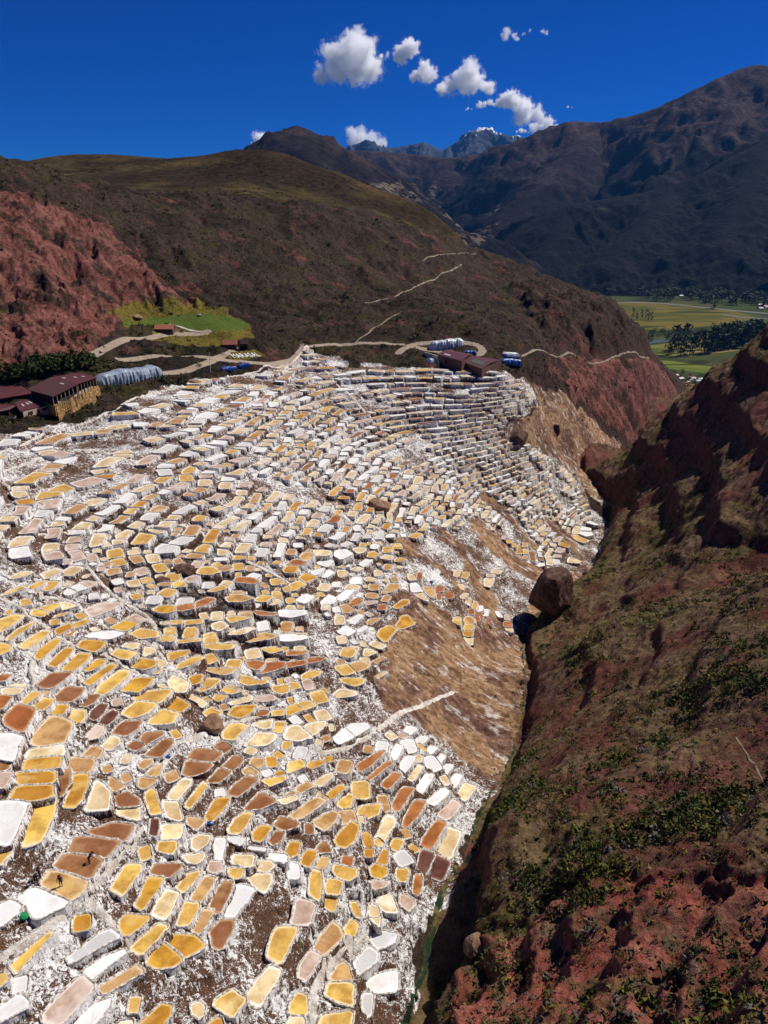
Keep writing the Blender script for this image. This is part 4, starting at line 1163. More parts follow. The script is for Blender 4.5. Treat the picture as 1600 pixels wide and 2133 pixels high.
plf = ctrl_surface(pl_ctrl, [(-700,1300,88),(-620,1250,84),(-600,900,45),(-400,640,-20),(-200,700,-40),(0,740,-50),(120,780,-60),(220,900,-90),(300,1000,-190),(380,1150,-330),(300,1400,-330),(150,1600,-100),(-200,1800,20),(-600,1800,60),(420,900,-340),(250,1600,-350)])
Y, Tt = np.meshgrid(np.linspace(640, 1750, 230), np.linspace(-0.66, 0.36, 280), indexing='ij'); X = Tt*Y
Z = plf(X, Y) + 2.5*fbm(X/60, Y/60, 5) + 3.0*ridged(X/45, Y/45, 4)*sstep(-0.1, 0.15, Tt)
PU, PV = proj(X, Y, Z)
fl = (inside([(380,395),(560,400),(560,440),(380,430)], PU, PV) | inside([(120,340),(330,335),(250,375),(110,380)], PU, PV)).astype(float)
PLX, PLY, PLZ = X, Y, Z
plateau = tag(grid_mesh('hill', X, Y, Z, M_PLAT, {'fields': 0.25+0.75*blur(fl, 4).ravel()}), kind='structure')

# ------------------------------------------------------------------ far mountains built from ridge lines
def mountain(name, ridges, slope, y0, y1, t0, t1, n, mat, amp, wl, floor=VZ-30, fields=None, snow=None):
    Y, Tt = np.meshgrid(np.linspace(y0, y1, n[0]), np.linspace(t0, t1, n[1]), indexing='ij'); X = Tt*Y
    Z = np.full(X.shape, -9e9); D = np.full(X.shape, 9e9)
    wob = fbm(X/(wl*2.2), Y/(wl*2.2), 3)
    for rg in ridges:
        R = np.array([atY(u, v, y) for u, v, y in rg]); d, par, _ = seg_dist(R, X, Y)
        h = np.interp(par, np.arange(len(R)), R[:,2])
        z = h - slope*np.sqrt(d*d+(wl*0.05)**2)*(1+0.35*wob) + slope*wl*0.05
        D = np.where(z > Z, d, D); Z = np.maximum(Z, z)
    w = sstep(0, wl*0.5, D)
    Z = Z + amp*w*(ridged(X/wl, Y/wl, 5, 0.52)-0.35) + amp*0.16*ridged(X/(wl*0.22), Y/(wl*0.22), 4)*sstep(0, wl*0.15, D)
    Z = np.maximum(Z, floor)
    at = {}
    u, v = proj(X, Y, Z)
    if fields is not None: at['fields'] = blur(inside(fields, u, v).astype(float), 3).ravel()
    if snow is not None: at['snow'] = (sstep(snow[0], snow[1], Z)).ravel()
    return tag(grid_mesh(name, X, Y, Z, mat, at), kind='structure')
M_MT1 = mat_hill('brown_mountain', (0.0025, 0.0025, 0.003), (0.009, 0.0065, 0.006), (0.034, 0.022, 0.018), 1.0, patch=(0.16, 0.12, 0.08))
M_MT2 = mat_hill('dark_mountain', (0.002, 0.0026, 0.0022), (0.006, 0.0065, 0.0048), (0.018, 0.016, 0.011), 1.3, patch=(0.13, 0.12, 0.05))
M_SNOW = mat_hill('snow_rock', (0.02, 0.024, 0.032), (0.05, 0.055, 0.065), (0.10, 0.10, 0.11), 1.0, snow=True)
mountain('mountain', [[(430,345,4700),(500,322,4800),(545,303,4900),(580,281,5000),(600,267,5000),(617,262,5000),(640,269,5000),(680,290,5000),(720,314,5000),(780,350,4900),(850,395,4800),(900,430,4700),(960,480,4600)],
  [(617,262,5000),(640,320,4400),(690,390,3900)],[(720,314,5000),(800,400,4400),(870,460,4000)]], 0.62, 3000, 6200, -0.34, 0.22, (170, 230), M_MT1, 130, 700, fields=[(740,380),(900,380),(1010,470),(1010,520),(900,500)])
mountain('mountain', [[(600,330,9200),(700,312,9200),(760,313,9300),(840,319,9400),(900,326,9400),(935,329,9300),(980,326,9200),(1030,312,9000),(1070,298,8800),(1120,281,8600),(1160,263,8400),(1200,253,8200),(1260,256,8000),(1310,244,7900),(1360,229,7800),(1400,211,7700),(1450,186,7600),(1500,161,7500),(1550,141,7500),(1572,136,7500),(1605,142,7500),(1700,190,7600),(1900,240,7800)],
  [(1260,256,8000),(1190,325,7200),(1110,405,6500),(1045,465,6000)],[(1550,141,7500),(1500,240,6900),(1430,330,6400),(1340,410,6000)],[(1572,136,7500),(1600,230,6900),(1640,300,6500)],[(935,329,9300),(960,390,8200),(1000,440,7200)]],
  0.60, 5000, 10500, -0.2, 0.62, (250, 350), M_MT1, 260, 1100, fields=[(880,380),(1040,420),(1040,520),(960,520)])
mountain('mountain', [[(1900,150,5600),(1750,220,5500),(1660,262,5500),(1600,291,5500),(1540,321,5450),(1480,355,5400),(1400,386,5350),(1330,403,5300),(1250,416,5300),(1180,427,5200),(1130,452,5100),(1080,484,5000),(1030,522,4900)],
  [(1600,291,5500),(1560,400,4900),(1500,500,4400)],[(1400,386,5350),(1340,470,4800),(1260,545,4400)],[(1180,427,5200),(1160,490,4850),(1110,560,4500)]], 0.55, 3900, 6400, 0.05, 0.66, (230, 330), M_MT2, 130, 620,
  fields=[(1090,405),(1260,405),(1260,440),(1090,440)])
mountain('snow_peak', [[(700,318,17500),(740,304,17500),(762,294,17500),(785,304,17600),(830,312,17700),(850,302,17800),(878,297,17800),(900,304,17900),(920,313,18000),(940,303,18000),(960,290,18000),(985,275,18000),(1006,266,18000),(1022,274,18000),(1042,285,18000),(1070,290,18200),(1110,305,18500),(1180,320,18800)],
  [(1006,266,18000),(990,300,17300),(960,330,16800)],[(940,303,18000),(930,330,17400)]], 0.95, 15800, 19500, -0.1, 0.28, (140, 300), M_SNOW, 620, 900, floor=VZ, snow=(1450, 2250))
# thin far slopes closing the plain behind everything
M_PLAIN = mat_hill('far_plain', (0.02, 0.02, 0.014), (0.04, 0.036, 0.022), (0.07, 0.06, 0.035), 1.0)
Y, X = np.meshgrid(np.r_[np.linspace(-3000, 900, 6), np.linspace(1200, 30000, 60)], np.linspace(-22000, 22000, 40), indexing='ij')
tag(grid_mesh('ground', X, Y, np.full(X.shape, VZ-3.0)+0*X, M_PLAIN), kind='structure')

# ------------------------------------------------------------------ valley floor
def mat_fields(name, stops, sc=0.006, stretch=(1, 1, 1), rot=0.4):
    k = NT(name, 0.95, 0.05); v = k.mapped(stretch, (0, 0, rot))
    vo = k.n('TexVoronoi'); vo.inputs['Scale'].default_value = sc; k.l(v, vo.inputs['Vector'])
    sp = k.n('SeparateColor'); k.l(vo.outputs['Color'], sp.inputs[0])
    st = k.noise(0.03, 4, 0.6, k.mapped((0.3, 3, 1), (0, 0, rot))); f = k.math('ADD', k.math('MULTIPLY', sp.outputs[0], 0.6), k.math('MULTIPLY', st, 0.5))
    k.color(k.ramp(f, stops)); return k.m
M_FLOOR = mat_fields('valley_fields', [(0.15, (0.008, 0.013, 0.004)), (0.4, (0.025, 0.032, 0.009)), (0.65, (0.06, 0.06, 0.018)), (0.85, (0.035, 0.055, 0.013))])
M_GOLD = mat_fields('golden_meadow', [(0.2, (0.022, 0.034, 0.006)), (0.42, (0.085, 0.078, 0.014)), (0.62, (0.14, 0.105, 0.02)), (0.9, (0.05, 0.06, 0.012))], 0.007, (0.6, 2.4, 1), 0.1)
M_CROP = mat_fields('green_crop', [(0.2, (0.03, 0.05, 0.008)), (0.5, (0.08, 0.11, 0.015)), (0.8, (0.14, 0.15, 0.025))], 0.012, (0.6, 3.0, 1), -0.15)
Y, Tt = np.meshgrid(np.linspace(1050, 7200, 60), np.linspace(-0.1, 0.95, 50), indexing='ij')
tag(grid_mesh('valley_floor', Tt*Y, Y, np.full(Y.shape, VZ), M_FLOOR), kind='structure')
def sheet(name, px, mat, dz):
    p = np.array(px, float); w = atZ(p[:,0], p[:,1], VZ+dz).T
    return tag(mesh_obj(name, w, [tuple(range(len(w)))], mat), kind='structure')
sheet('field', [(1255,632),(1330,628),(1440,634),(1520,645),(1572,660),(1545,672),(1450,682),(1370,690),(1300,682),(1250,660)], M_GOLD, 0.8)
sheet('field', [(1340,748),(1400,752),(1440,758),(1490,765),(1470,778),(1420,772),(1370,768)], M_CROP, 0.8)
sheet('field', [(1350,720),(1420,712),(1470,700),(1600,705),(1600,722),(1500,735),(1420,742),(1350,738)], mat_fields('mixed_field', [(0.2, (0.03, 0.05, 0.01)), (0.5, (0.10, 0.11, 0.02)), (0.8, (0.2, 0.15, 0.05))], 0.01), 0.4)
M_RIVER = flat('river_water', (0.10, 0.13, 0.13), 0.15, 0.5)
M_BAR = flat('river_gravel', (0.16, 0.155, 0.14), 0.9, 0.1)
sheet('river', [(1340,712),(1400,704),(1450,696),(1520,688),(1600,682),(1600,687),(1520,694),(1450,703),(1400,711),(1345,717)], M_RIVER, 1.2)
sheet('river', [(1240,631),(1310,629),(1380,631),(1450,638),(1520,645),(1600,652),(1600,654.5),(1520,647),(1450,639.6),(1380,632.6),(1310,630.6),(1250,632)], M_BAR, 1.2)
sheet('track', [(1505,655),(1550,660),(1600,664),(1600,665.5),(1550,662),(1505,656.5)], M_BAR, 1.6)

# ------------------------------------------------------------------ haze
k = NT('thin_air'); k.t.nodes.remove(k.b)
pv = k.n('VolumePrincipled'); pv.inputs['Color'].default_value = (0.10, 0.38, 1.0, 1); pv.inputs['Density'].default_value = HAZE; pv.inputs['Anisotropy'].default_value = 0.1
k.l(pv.outputs[0], [n for n in k.t.nodes if n.type == 'OUTPUT_MATERIAL'][0].inputs['Volume'])
hz = [(-24000,-3500,VZ-8),(24000,-3500,VZ-8),(24000,31000,VZ-8),(-24000,31000,VZ-8),(-24000,-3500,2250),(24000,-3500,2250),(24000,31000,2250),(-24000,31000,2250)]
tag(mesh_obj('haze', hz, [(3,2,1,0),(4,5,6,7),(0,1,5,4),(1,2,6,5),(2,3,7,6),(3,0,4,7)], k.m), 'thin blue air over the whole valley', 'haze', kind='stuff')

# ------------------------------------------------------------------ clouds
def mat_cloud(puffs, W, thin):
    k = NT('cloud'); k.t.nodes.remove(k.b)
    pv = k.n('VolumePrincipled'); pv.inputs['Color'].default_value = (0.999, 0.999, 0.999, 1); pv.inputs['Anisotropy'].default_value = 0.35
    tc = k.n('TexCoord').outputs['Object']; f = None
    for (x, y, z, r) in puffs:
        d = k.n('VectorMath', operation='DISTANCE'); k.l(tc, d.inputs[0]); d.inputs[1].default_value = (x, y, z)
        g = k.math('SUBTRACT', 1.0, k.math('DIVIDE', d.outputs['Value'], r)); f = g if f is None else k.math('MAXIMUM', f, g)
    a = k.noise(5.0/W, 6, 0.68, tc, 0.4); b = k.noise(16.0/W, 4, 0.7, tc)
    s_ = k.math('ADD', f, k.math('ADD', k.math('MULTIPLY', k.math('SUBTRACT', a, 0.5), 2.7 if not thin else 3.4), k.math('MULTIPLY', k.math('SUBTRACT', b, 0.5), 1.4)))
    d = k.math('MULTIPLY', k.grey(s_, 0.10 if not thin else 0.3, 0.55), (18.0 if not thin else 7.0)/W)
    k.l(d, pv.inputs['Density']); k.l(pv.outputs[0], [n for n in k.t.nodes if n.type == 'OUTPUT_MATERIAL'][0].inputs['Volume'])
    return k.m
def puff_mesh(puffs, vox, seed):
    bm = bmesh.new()
    for (x, y, z, r) in puffs:
        from mathutils import Matrix
        bmesh.ops.create_icosphere(bm, subdivisions=3, radius=r, matrix=Matrix.Translation((x, y, z)))
    me = bpy.data.meshes.new('tmp'); bm.to_mesh(me); bm.free()
    o = bpy.data.objects.new('tmp', me); COL.objects.link(o)
    md = o.modifiers.new('r', 'REMESH'); md.mode = 'VOXEL'; md.voxel_size = vox
    dg = bpy.context.evaluated_depsgraph_get(); m2 = bpy.data.meshes.new_from_object(o.evaluated_get(dg))
    bpy.data.objects.remove(o); bpy.data.meshes.remove(me)
    co = np.empty(len(m2.vertices)*3); m2.vertices.foreach_get('co', co); co = co.reshape(-1, 3)
    nr = np.empty(len(m2.vertices)*3); m2.vertices.foreach_get('normal', nr); nr = nr.reshape(-1, 3)
    s = max(p[3] for p in puffs); return m2
    d = fbm(co[:,0]/(s*0.5)+seed+co[:,1]/(s*0.9), co[:,2]/(s*0.5)-co[:,1]/(s*0.8), 4, 0.6)*s*0.30
    co = co+nr*d[:,None]; m2.vertices.foreach_set('co', co.ravel()); m2.update()
    return m2
CLOUDS = [ # centre px, width px, height px, distance, label
 (728,102,135,105,24000,'biggest puffy white cumulus, at the left end of the chain'),(848,98,56,52,24000,'small round white cloud just right of the biggest cloud'),
 (806,110,40,20,24200,'faint wisp of cloud between the biggest cloud and the small round one'),
 (888,145,66,42,25000,'ragged small cloud left of the long middle cloud'),(970,155,112,66,25000,'long white cloud in the middle of the chain'),
 (1013,208,40,24,26000,'tiny white cloud below the long middle cloud'),(1063,195,52,46,26000,'round white cloud above the paired low cloud'),(1097,224,76,56,26500,'wide white cloud below the round one, right end of chain'),
 (1140,256,95,40,28000,'flat white cloud resting just above the right mountain ridge'),(1088,270,30,12,28000,'little cloud bit beside the flat cloud above the ridge'),
 (545,286,48,38,28000,'white cloud left of the brown cone peak'),(748,290,150,46,29000,'long white cloud bank behind the saddle right of the cone peak'),
 (1055,68,60,24,23000,'thin wispy cloud high up right of centre'),(1120,62,60,20,23000,'fainter thin wisp at the far right of the high wisps'),(977,224,14,9,26000,'tiny speck of cloud under the long middle cloud'),(1187,220,14,8,26000,'tiny speck of cloud right of the wide cloud'),(162,322,16,8,28000,'tiny cloud peeking over the plateau at left')]
for i, (u, v, w, h, y, lab) in enumerate(CLOUDS):
    c = atY(u, v, y); sc = y/(FPX)*1.0; W, H = w*sc*0.98, h*sc*0.98; r2 = random.Random(i*13+5)
    puffs = []; n = 4 if w < 30 else (7 if w < 100 else 11); thin = 'wisp' in lab or 'speck' in lab
    for j in range(n):
        a = r2.uniform(-1, 1); top = (1-abs(a)**1.7)
        r = H*0.5*r2.uniform(0.45, 0.8)*(0.55+0.45*top)
        px = a*(W/2-r*0.7); pz = -H*0.5+r*0.75 + r2.random()**1.3*max(0, H*top-1.5*r)
        puffs.append((px, r2.uniform(-0.15, 0.15)*W, pz, r))
    me = puff_mesh([(x_, y_, z_, r_*1.6) for x_, y_, z_, r_ in puffs], max(W, H)/16, i*3.1); me.materials.clear(); me.materials.append(mat_cloud(puffs, W, thin))
    me.name = 'cloud'; o = bpy.data.objects.new('cloud', me); COL.objects.link(o); o.location = c
    tag(o, lab, 'cloud', 'clouds in the blue sky')
print('far', round(time.time()-T0, 1))

# ------------------------------------------------------------------ stream in the gully
def mat_stream():
    k = NT('stream_water', 0.3, 0.12); n = k.noise(0.5, 4, 0.6)
    k.color(k.ramp(n, [(0.35, (0.010, 0.022, 0.012)), (0.5, (0.03, 0.045, 0.02)), (0.60, (0.16, 0.12, 0.03))])); return k.m
def ribbon(name, pl, w, mat, dz, F=None):
    t = np.gradient(pl[:, :2], axis=0); t /= np.linalg.norm(t, axis=1)[:, None]+1e-9; nn = np.c_[-t[:,1], t[:,0]]
    ww = w*np.clip(0.75+1.1*fbm(np.arange(len(pl))/4.0, np.zeros(len(pl))+3.3, 3), 0.15, 1.7); V = []
    for s in (-1, 0, 1):
        q = pl[:, :2]+nn*ww[:, None]*s; V.append(np.c_[q, fz(q[:,0], q[:,1])+dz])
    V = np.array(V); n = len(pl)
    V[:, :, 2] = V[1:2, :, 2] if F is None else V[:, :, 2]
    f = [(r*n+i, r*n+i+1, (r+1)*n+i+1, (r+1)*n+i) for r in range(2) for i in range(n-1)]
    return mesh_obj(name, V.reshape(-1, 3), f, mat)
gl = []
for a, b in zip(GULLY[:-1], GULLY[1:]):
    m_ = max(2, int(np.hypot(*(b-a))/1.5))
    for t in np.linspace(0, 1, m_, endpoint=False): gl.append(a+(b-a)*t)
gl = np.array(gl); gl = gl[gl[:,1] < 420]
for _ in range(6): gl[1:-1] = (gl[:-2]+2*gl[1:-1]+gl[2:])/4
tn = np.gradient(gl, axis=0); tn /= np.linalg.norm(tn, axis=1)[:, None]
gl = gl + np.c_[-tn[:,1], tn[:,0]]*(2.2*fbm(np.arange(len(gl))/6.0, np.zeros(len(gl)), 3))[:, None]
tag(ribbon('stream', gl, 0.5, mat_stream(), 0.05), kind='structure')

# ------------------------------------------------------------------ vegetation
def mat_leaf(name, a, b, c):
    k = NT(name, 0.8, 0.15); n = k.noise(1.3, 3, 0.6); k.color(k.ramp(n, [(0.3, a), (0.5, b), (0.7, c)])); return k.m
M_LEAF = [mat_leaf('dark_green_leaves', (0.010, 0.016, 0.004), (0.028, 0.042, 0.009), (0.06, 0.078, 0.018)),
          mat_leaf('olive_leaves', (0.030, 0.034, 0.006), (0.08, 0.082, 0.014), (0.14, 0.13, 0.026)),
          mat_leaf('dry_grass', (0.06, 0.04, 0.015), (0.14, 0.10, 0.038), (0.22, 0.165, 0.075)),
          mat_leaf('grey_leaves', (0.05, 0.05, 0.038), (0.11, 0.105, 0.085), (0.20, 0.19, 0.16)),
          mat_leaf('dark_brush', (0.014, 0.011, 0.006), (0.033, 0.024, 0.012), (0.06, 0.044, 0.022)),
          mat_leaf('yellow_grass', (0.07, 0.06, 0.008), (0.15, 0.12, 0.018), (0.22, 0.18, 0.035))]
def leaves(cen, size, ntri, flat_=0.75, leaf=0.34, r=rng):
    """triangles scattered through the upper shell of each clump; returns (N*ntri*3, 3)"""
    N = len(cen); d = r.normal(size=(N, ntri, 3)); d /= np.linalg.norm(d, axis=2)[..., None]; d[..., 2] = np.abs(d[..., 2])*1.0-0.12
    lob = 0.72+0.28*np.sin(3*np.arctan2(d[..., 1], d[..., 0])+r.random((N, 1))*6)
    rad = (0.45+0.55*r.random((N, ntri))**0.5)*lob
    c = cen[:, None]+d*(rad*size[:, None])[..., None]*np.array([1, 1, flat_])
    q = r.normal(size=(N, ntri, 3, 3))*leaf*size[:, None, None, None]*0.62
    return (c[:, :, None]+q).reshape(-1, 3)
def pick(weight, n):
    w = weight.ravel().astype(float); cdf = np.cumsum(w); return np.searchsorted(cdf, rng.random(n)*cdf[-1])
M_TRACK = flat('trodden_earth', (0.27, 0.21, 0.15), 0.95, 0.05, 0.3)
for pl, w in TR3: tag(ribbon('footpath', pl, w*0.9, M_TRACK, 0.30 if w > 0.2 else 0.06, F=1), kind='structure')
# how far the scrub clumps together
clump = fbm(GX/18.0+11, GY/18.0, 4, 0.6)
free = (1-np.clip(zs*1.6, 0, 1))*(1-np.clip(zt*1.3, 0, 1))*(1-zl)*(1-np.clip(zroad*2+ztrack*2, 0, 1))*(1-0.75*zr)*(1-0.6*zt2)*(GD > 3)
free = free*np.where(LEFT, 1.0, 1.0)
wR = free*(~LEFT)*sstep(-0.22, 0.35, clump)*(1-0.72*zbad); wL = free*LEFT*(0.25+sstep(-0.2, 0.3, clump))*(GY > 250)*(1-0.7*zg)
SV = []; SM = []
def scatter(weight, n, smin, smax, ntri, mix, leaf=0.34):
    i = pick(weight, n); x, y, z = GX.ravel()[i], GY.ravel()[i], G.ravel()[i]
    x = x+rng.normal(0, 0.2, n)*(1+y/200); y = y+rng.normal(0, 0.2, n)*(1+y/200); z = fz(x, y)
    s = smin+(smax-smin)*rng.random(n)**1.8
    v = leaves(np.c_[x, y, z-0.08*s], s, ntri, leaf=leaf); SV.append(v); SM.append(np.repeat(rng.choice(len(mix), n, p=np.array(mix)/sum(mix)), ntri))
scatter(free*(~LEFT), 15000, 0.3, 0.85, 10, (3, 4, 4, 2, 2, 3), 0.40)
scatter(zt*LEFT*(1-zp), 700, 0.25, 0.7, 8, (0, 1, 4, 1, 2, 1), 0.42)
scatter(wR, 8000, 0.45, 1.2, 24, (4, 6, 1, 2.0, 1.0, 2.0), 0.34)
scatter(wR*sstep(0.05, 0.4, clump), 2000, 0.8, 1.9, 44, (5, 6, 0, 0.8, 0.6, 0.8), 0.27)
scatter(wL, 15000, 0.6, 1.7, 10, (3, 2, 1.0, 0.6, 6, 0.5), 0.40)
scatter(wL*sstep(0.0, 0.35, clump), 3200, 1.2, 2.8, 18, (4, 2, 0, 0.3, 5, 0.2), 0.32)
scatter(zg*(1-zl)*(1-zroad), 900, 0.3, 0.8, 8, (0.3, 1, 1, 0, 0, 4), 0.45)
pw = sstep(-0.05, 0.3, fbm(PLX/60.0, PLY/60.0, 3))*(PLX/PLY > -0.42)*sstep(-0.35, 0.0, PLX/PLY+0.1)+0.04
i_ = pick(pw, 3000); px_, py_ = PLX.ravel()[i_]+rng.normal(0, 3, 3000), PLY.ravel()[i_]+rng.normal(0, 3, 3000); s_ = rng.uniform(1.0, 2.8, 3000)
SV.append(leaves(np.c_[px_, py_, PLZ.ravel()[i_]], s_, 8, leaf=0.42)); SM.append(np.repeat(rng.choice([0, 1, 4], 3000, p=[0.3, 0.2, 0.5]), 8))
V = np.vstack(SV); nT = len(V)//3
scrub = mesh_obj('hillside_scrub', V, np.arange(nT*3).reshape(-1, 3), M_LEAF, mat_idx=np.concatenate(SM))
tag(scrub, 'low dry scrub and grass tufts covering the brown hillsides', 'scrub', kind='stuff')
print('scrub tris', nT, round(time.time()-T0, 1))

def bush(u, v, rpx, kind, label, nt=220, flat_=0.8):
    p = hit([u], [v+rpx*0.35], G)[0]; d = math.sqrt((p**2).sum()); r = rpx*d/FPX
    o = empty('bush', p); tag(o, label, 'bush')
    c = rng.normal(0, 0.42, (9, 3))*r*np.array([1, 1, 0.25]); c[:, 2] = np.abs(c[:, 2]); c[:, 2] += 0.12*r
    vv = leaves(c, np.full(9, r*0.62), nt//9, flat_, 0.17)
    mi = np.where(rng.random(len(vv)//3) < 0.78, kind, (kind+1) % 2)
    mesh_obj('crown', vv, np.arange(len(vv)).reshape(-1, 3), M_LEAF, o, mat_idx=mi)
    st = []; sf = []
    for a in range(4):
        an = a*1.6; b0 = np.array([math.cos(an), math.sin(an), 0])*0.06*r; b1 = np.array([math.cos(an)*0.35*r, math.sin(an)*0.35*r, 0.6*r]); k0 = len(st)
        st += [b0+[0.04*r, 0, -0.2*r], b0+[-0.04*r, 0.03*r, -0.2*r], b0+[0, -0.04*r, -0.2*r], b1]; sf += [(k0, k0+1, k0+3), (k0+1, k0+2, k0+3), (k0+2, k0, k0+3)]
    mesh_obj('stem', st, sf, M_LEAF[4], o)
BUSHES = [(1070,2005,50,1,'large round olive bush on red earth at the bottom edge'),(932,2092,24,0,'small round green bush by the stream at the bottom'),(908,2048,17,0,'little dark bush beside the stream bend near the bottom'),
 (1215,1868,27,1,'round olive bush at the lip of the red ravine'),(1105,1822,34,0,'dark spreading bush above the black stream bank'),(1342,1712,40,0,'wide dark green bush high on the near right slope'),
 (1440,1622,24,0,'round dark bush right of the large slope bush'),(1292,1482,30,0,'dark bush left of the big right-edge thicket'),(1382,1540,25,0,'dark bush in the middle of the right hillside'),
 (1540,1212,26,1,'olive bush below the red spur at the right'),(1510,1270,30,0,'dark bush under the olive bush by the red spur'),(1500,1332,34,0,'broad dark green bush near the right edge, mid height'),
 (1582,1412,40,0,'big dark thicket bush at the right edge'),(1252,1372,24,1,'olive bush just below the giant boulder slope'),(1302,1402,22,0,'small dark bush right of the olive boulder-slope bush'),
 (1442,1392,24,0,'dark bush left of the right-edge thicket'),(1130,1645,38,0,'dark green bush mass at the top of the black bank'),(1170,1695,32,1,'olive bush just below the dark bush mass'),
 (1272,1602,28,0,'dark bush centre of the near right slope'),(1192,1542,24,1,'olive bush above the dark bush mass by the stream'),(1420,1732,24,1,'olive bush right of the wide dark bush'),
 (1252,1752,28,1,'olive bush left of the wide dark bush'),(1545,1345,26,1,'olive bush above the right-edge thicket'),(1250,1320,20,0,'small dark bush behind the giant boulder to the right'),
 (1590,1330,22,0,'dark bush touching the right edge above the thicket'),(1120,1520,17,1,'small bush on the right bank of the stream bend'),(1300,1990,22,1,'yellowish olive bush on the red badland at bottom'),
 (1480,2080,26,0,'dark bush at the bottom right'),(1210,1985,20,1,'small olive bush right of the large bottom bush'),(1400,1860,20,0,'dark bush hanging above the red ravine'),
 (160,692,18,0,'dark bush at the foot of the red cliff'),(222,812,13,0,'round green bush right of the stone wall'),(313,730,10,0,'small bush left of the dark hedge below the lawn'),(365,722,14,0,'left dark shrub of the hedge below the lawn'),
 (400,727,20,0,'biggest dark shrub of the hedge below the lawn'),(448,725,10,0,'right small shrub of the hedge below the lawn'),(415,760,9,0,'small round bush beside the dirt road'),
 (1075,770,13,0,'green bush right of the far maroon shed'),(1110,765,12,1,'olive bush farther right of the far maroon shed'),(900,735,8,0,'small bush left of the white tarp roll'),(255,795,12,0,'low bush below the silver tarp mound')]
for b in BUSHES: bush(*b)
def tree(name, p, h, r, mi, label, group, nt=90, tall=False, parts=True):
    """tapered trunk with limbs, crown of leaf clumps"""
    o = empty(name, p); tag(o, label, 'tree', group)
    tv = []; tf = []
    def limb(a, b, ra, rb):
        k0 = len(tv)
        for q, rr in ((a, ra), (b, rb)):
            for s in range(5): tv.append((q[0]+rr*math.cos(s*1.2566), q[1]+rr*math.sin(s*1.2566), q[2]))
        for s in range(5): tf.append((k0+s, k0+(s+1) % 5, k0+5+(s+1) % 5, k0+5+s))
    limb((0, 0, -0.5), (0, 0, h*0.6), 0.035*h, 0.015*h)
    for s in range(3): limb((0, 0, h*(0.3+0.1*s)), (math.cos(s*2.1)*r*0.6, math.sin(s*2.1)*r*0.6, h*(0.5+0.12*s)), 0.015*h, 0.006*h)
    n = 10; c = rng.normal(0, 0.45, (n, 3))*np.array([r, r, 0.0]); c[:, 2] = h*np.linspace(0.25 if tall else 0.4, 0.9, n)
    c[:, :2] *= (np.sin(np.linspace(0.5, 2.7, n)))[:, None]
    v = leaves(c, np.full(n, r*0.62), max(4, nt//n), 1.1, 0.26)
    mesh_obj('crown', v, np.arange(len(v)).reshape(-1, 3), M_LEAF, o, mat_idx=np.where(rng.random(len(v)//3) < 0.8, mi, 1))
    mesh_obj('trunk', tv, tf, M_LEAF[4], o); return o
TH = [(15,800,'leftmost tree of the dark thicket behind the maroon sheds'),(45,792,'second tree from left in the thicket behind the sheds'),(75,788,'third tree from left in the thicket behind the sheds'),(100,783,'fourth tree from left in the thicket behind the sheds'),
      (128,779,'fifth tree from left in the thicket behind the sheds'),(155,774,'sixth tree from left in the thicket behind the sheds'),(180,772,'rightmost tree of the dark thicket behind the sheds')]
for u, v, lab in TH:
    p = hit([u], [v], G)[0]; tree('tree', p+np.array([0, 3, -1.5]), 8.0+random.uniform(-1, 1), 6.0, 0, lab, 'thicket behind the sheds', 520)
# trees of the valley floor: the nearer rows one by one
def vtree(u, v, h, r, tall=True, label='dark slender tree in the rows beside the valley river', group='dark trees along the valley river'):
    p = atZ(u, v, VZ+1.0); o = proto_tree[random.randrange(len(proto_tree))]
    c = bpy.data.objects.new('tree', o); COL.objects.link(c); c.location = p; c.rotation_euler = (0, 0, random.uniform(0, 6.28)); c.scale = (r, r, h)
    tag(c, label, 'tree', group)
proto_tree = []
for s in range(5):
    n = 9; c = rng.normal(0, 0.35, (n, 3)); c[:, 2] = np.linspace(0.16, 0.92, n); c[:, :2] *= np.sin(np.linspace(0.7, 2.75, n))[:, None]
    c2 = c.copy(); v = leaves(np.zeros((n, 3)), np.full(n, 0.58), 10, 1.0, 0.55).reshape(n, -1, 3); v[..., 2] *= 0.28; v = (v+c2[:, None]).reshape(-1, 3)
    tv = [(0.07*math.cos(a), 0.07*math.sin(a), z) for z in (-0.05, 0.5) for a in (0, 2.1, 4.2)]; k0 = len(v)
    f = np.vstack([np.arange(k0).reshape(-1, 3), np.array([(0, 1, 4), (0, 4, 3), (1, 2, 5), (1, 5, 4), (2, 0, 3), (2, 3, 5)])+k0])
    o = mesh_obj('tree', np.vstack([v, tv]), f, [M_LEAF[0], M_LEAF[4]], mat_idx=np.r_[np.zeros(k0//3), np.ones(6)]); proto_tree.append(o.data); bpy.data.objects.remove(o)
rt = random.Random(3)
ORDW = ['first', 'second', 'third', 'fourth', 'fifth', 'sixth', 'seventh', 'eighth', 'ninth', 'tenth', 'eleventh', 'twelfth', 'thirteenth', 'fourteenth', 'fifteenth', 'sixteenth', 'seventeenth', 'eighteenth', 'nineteenth', 'twentieth']
WOOD = []                                                # (u, v, height, radius) of trees that read as one mass
def row(pts, what, group):
    for i, (u, v, h, r) in enumerate(sorted(pts)): vtree(u, v, h, r, label=f'{what}, {ORDW[i]} from the left', group=group)
row([(1392+k_*6.2+rt.uniform(-2, 2), 738-k_*0.8+rt.uniform(-9, 9), rt.uniform(42, 74), rt.uniform(14, 22)) for k_ in range(16)], 'dark slender tree in the row beside the valley river', 'dark trees along the valley river')
for k_ in range(100):
    u = rt.uniform(1480, 1640); WOOD.append((u, 738-(u-1385)*0.13+rt.uniform(-9, 9), rt.uniform(40, 70), rt.uniform(15, 24)))
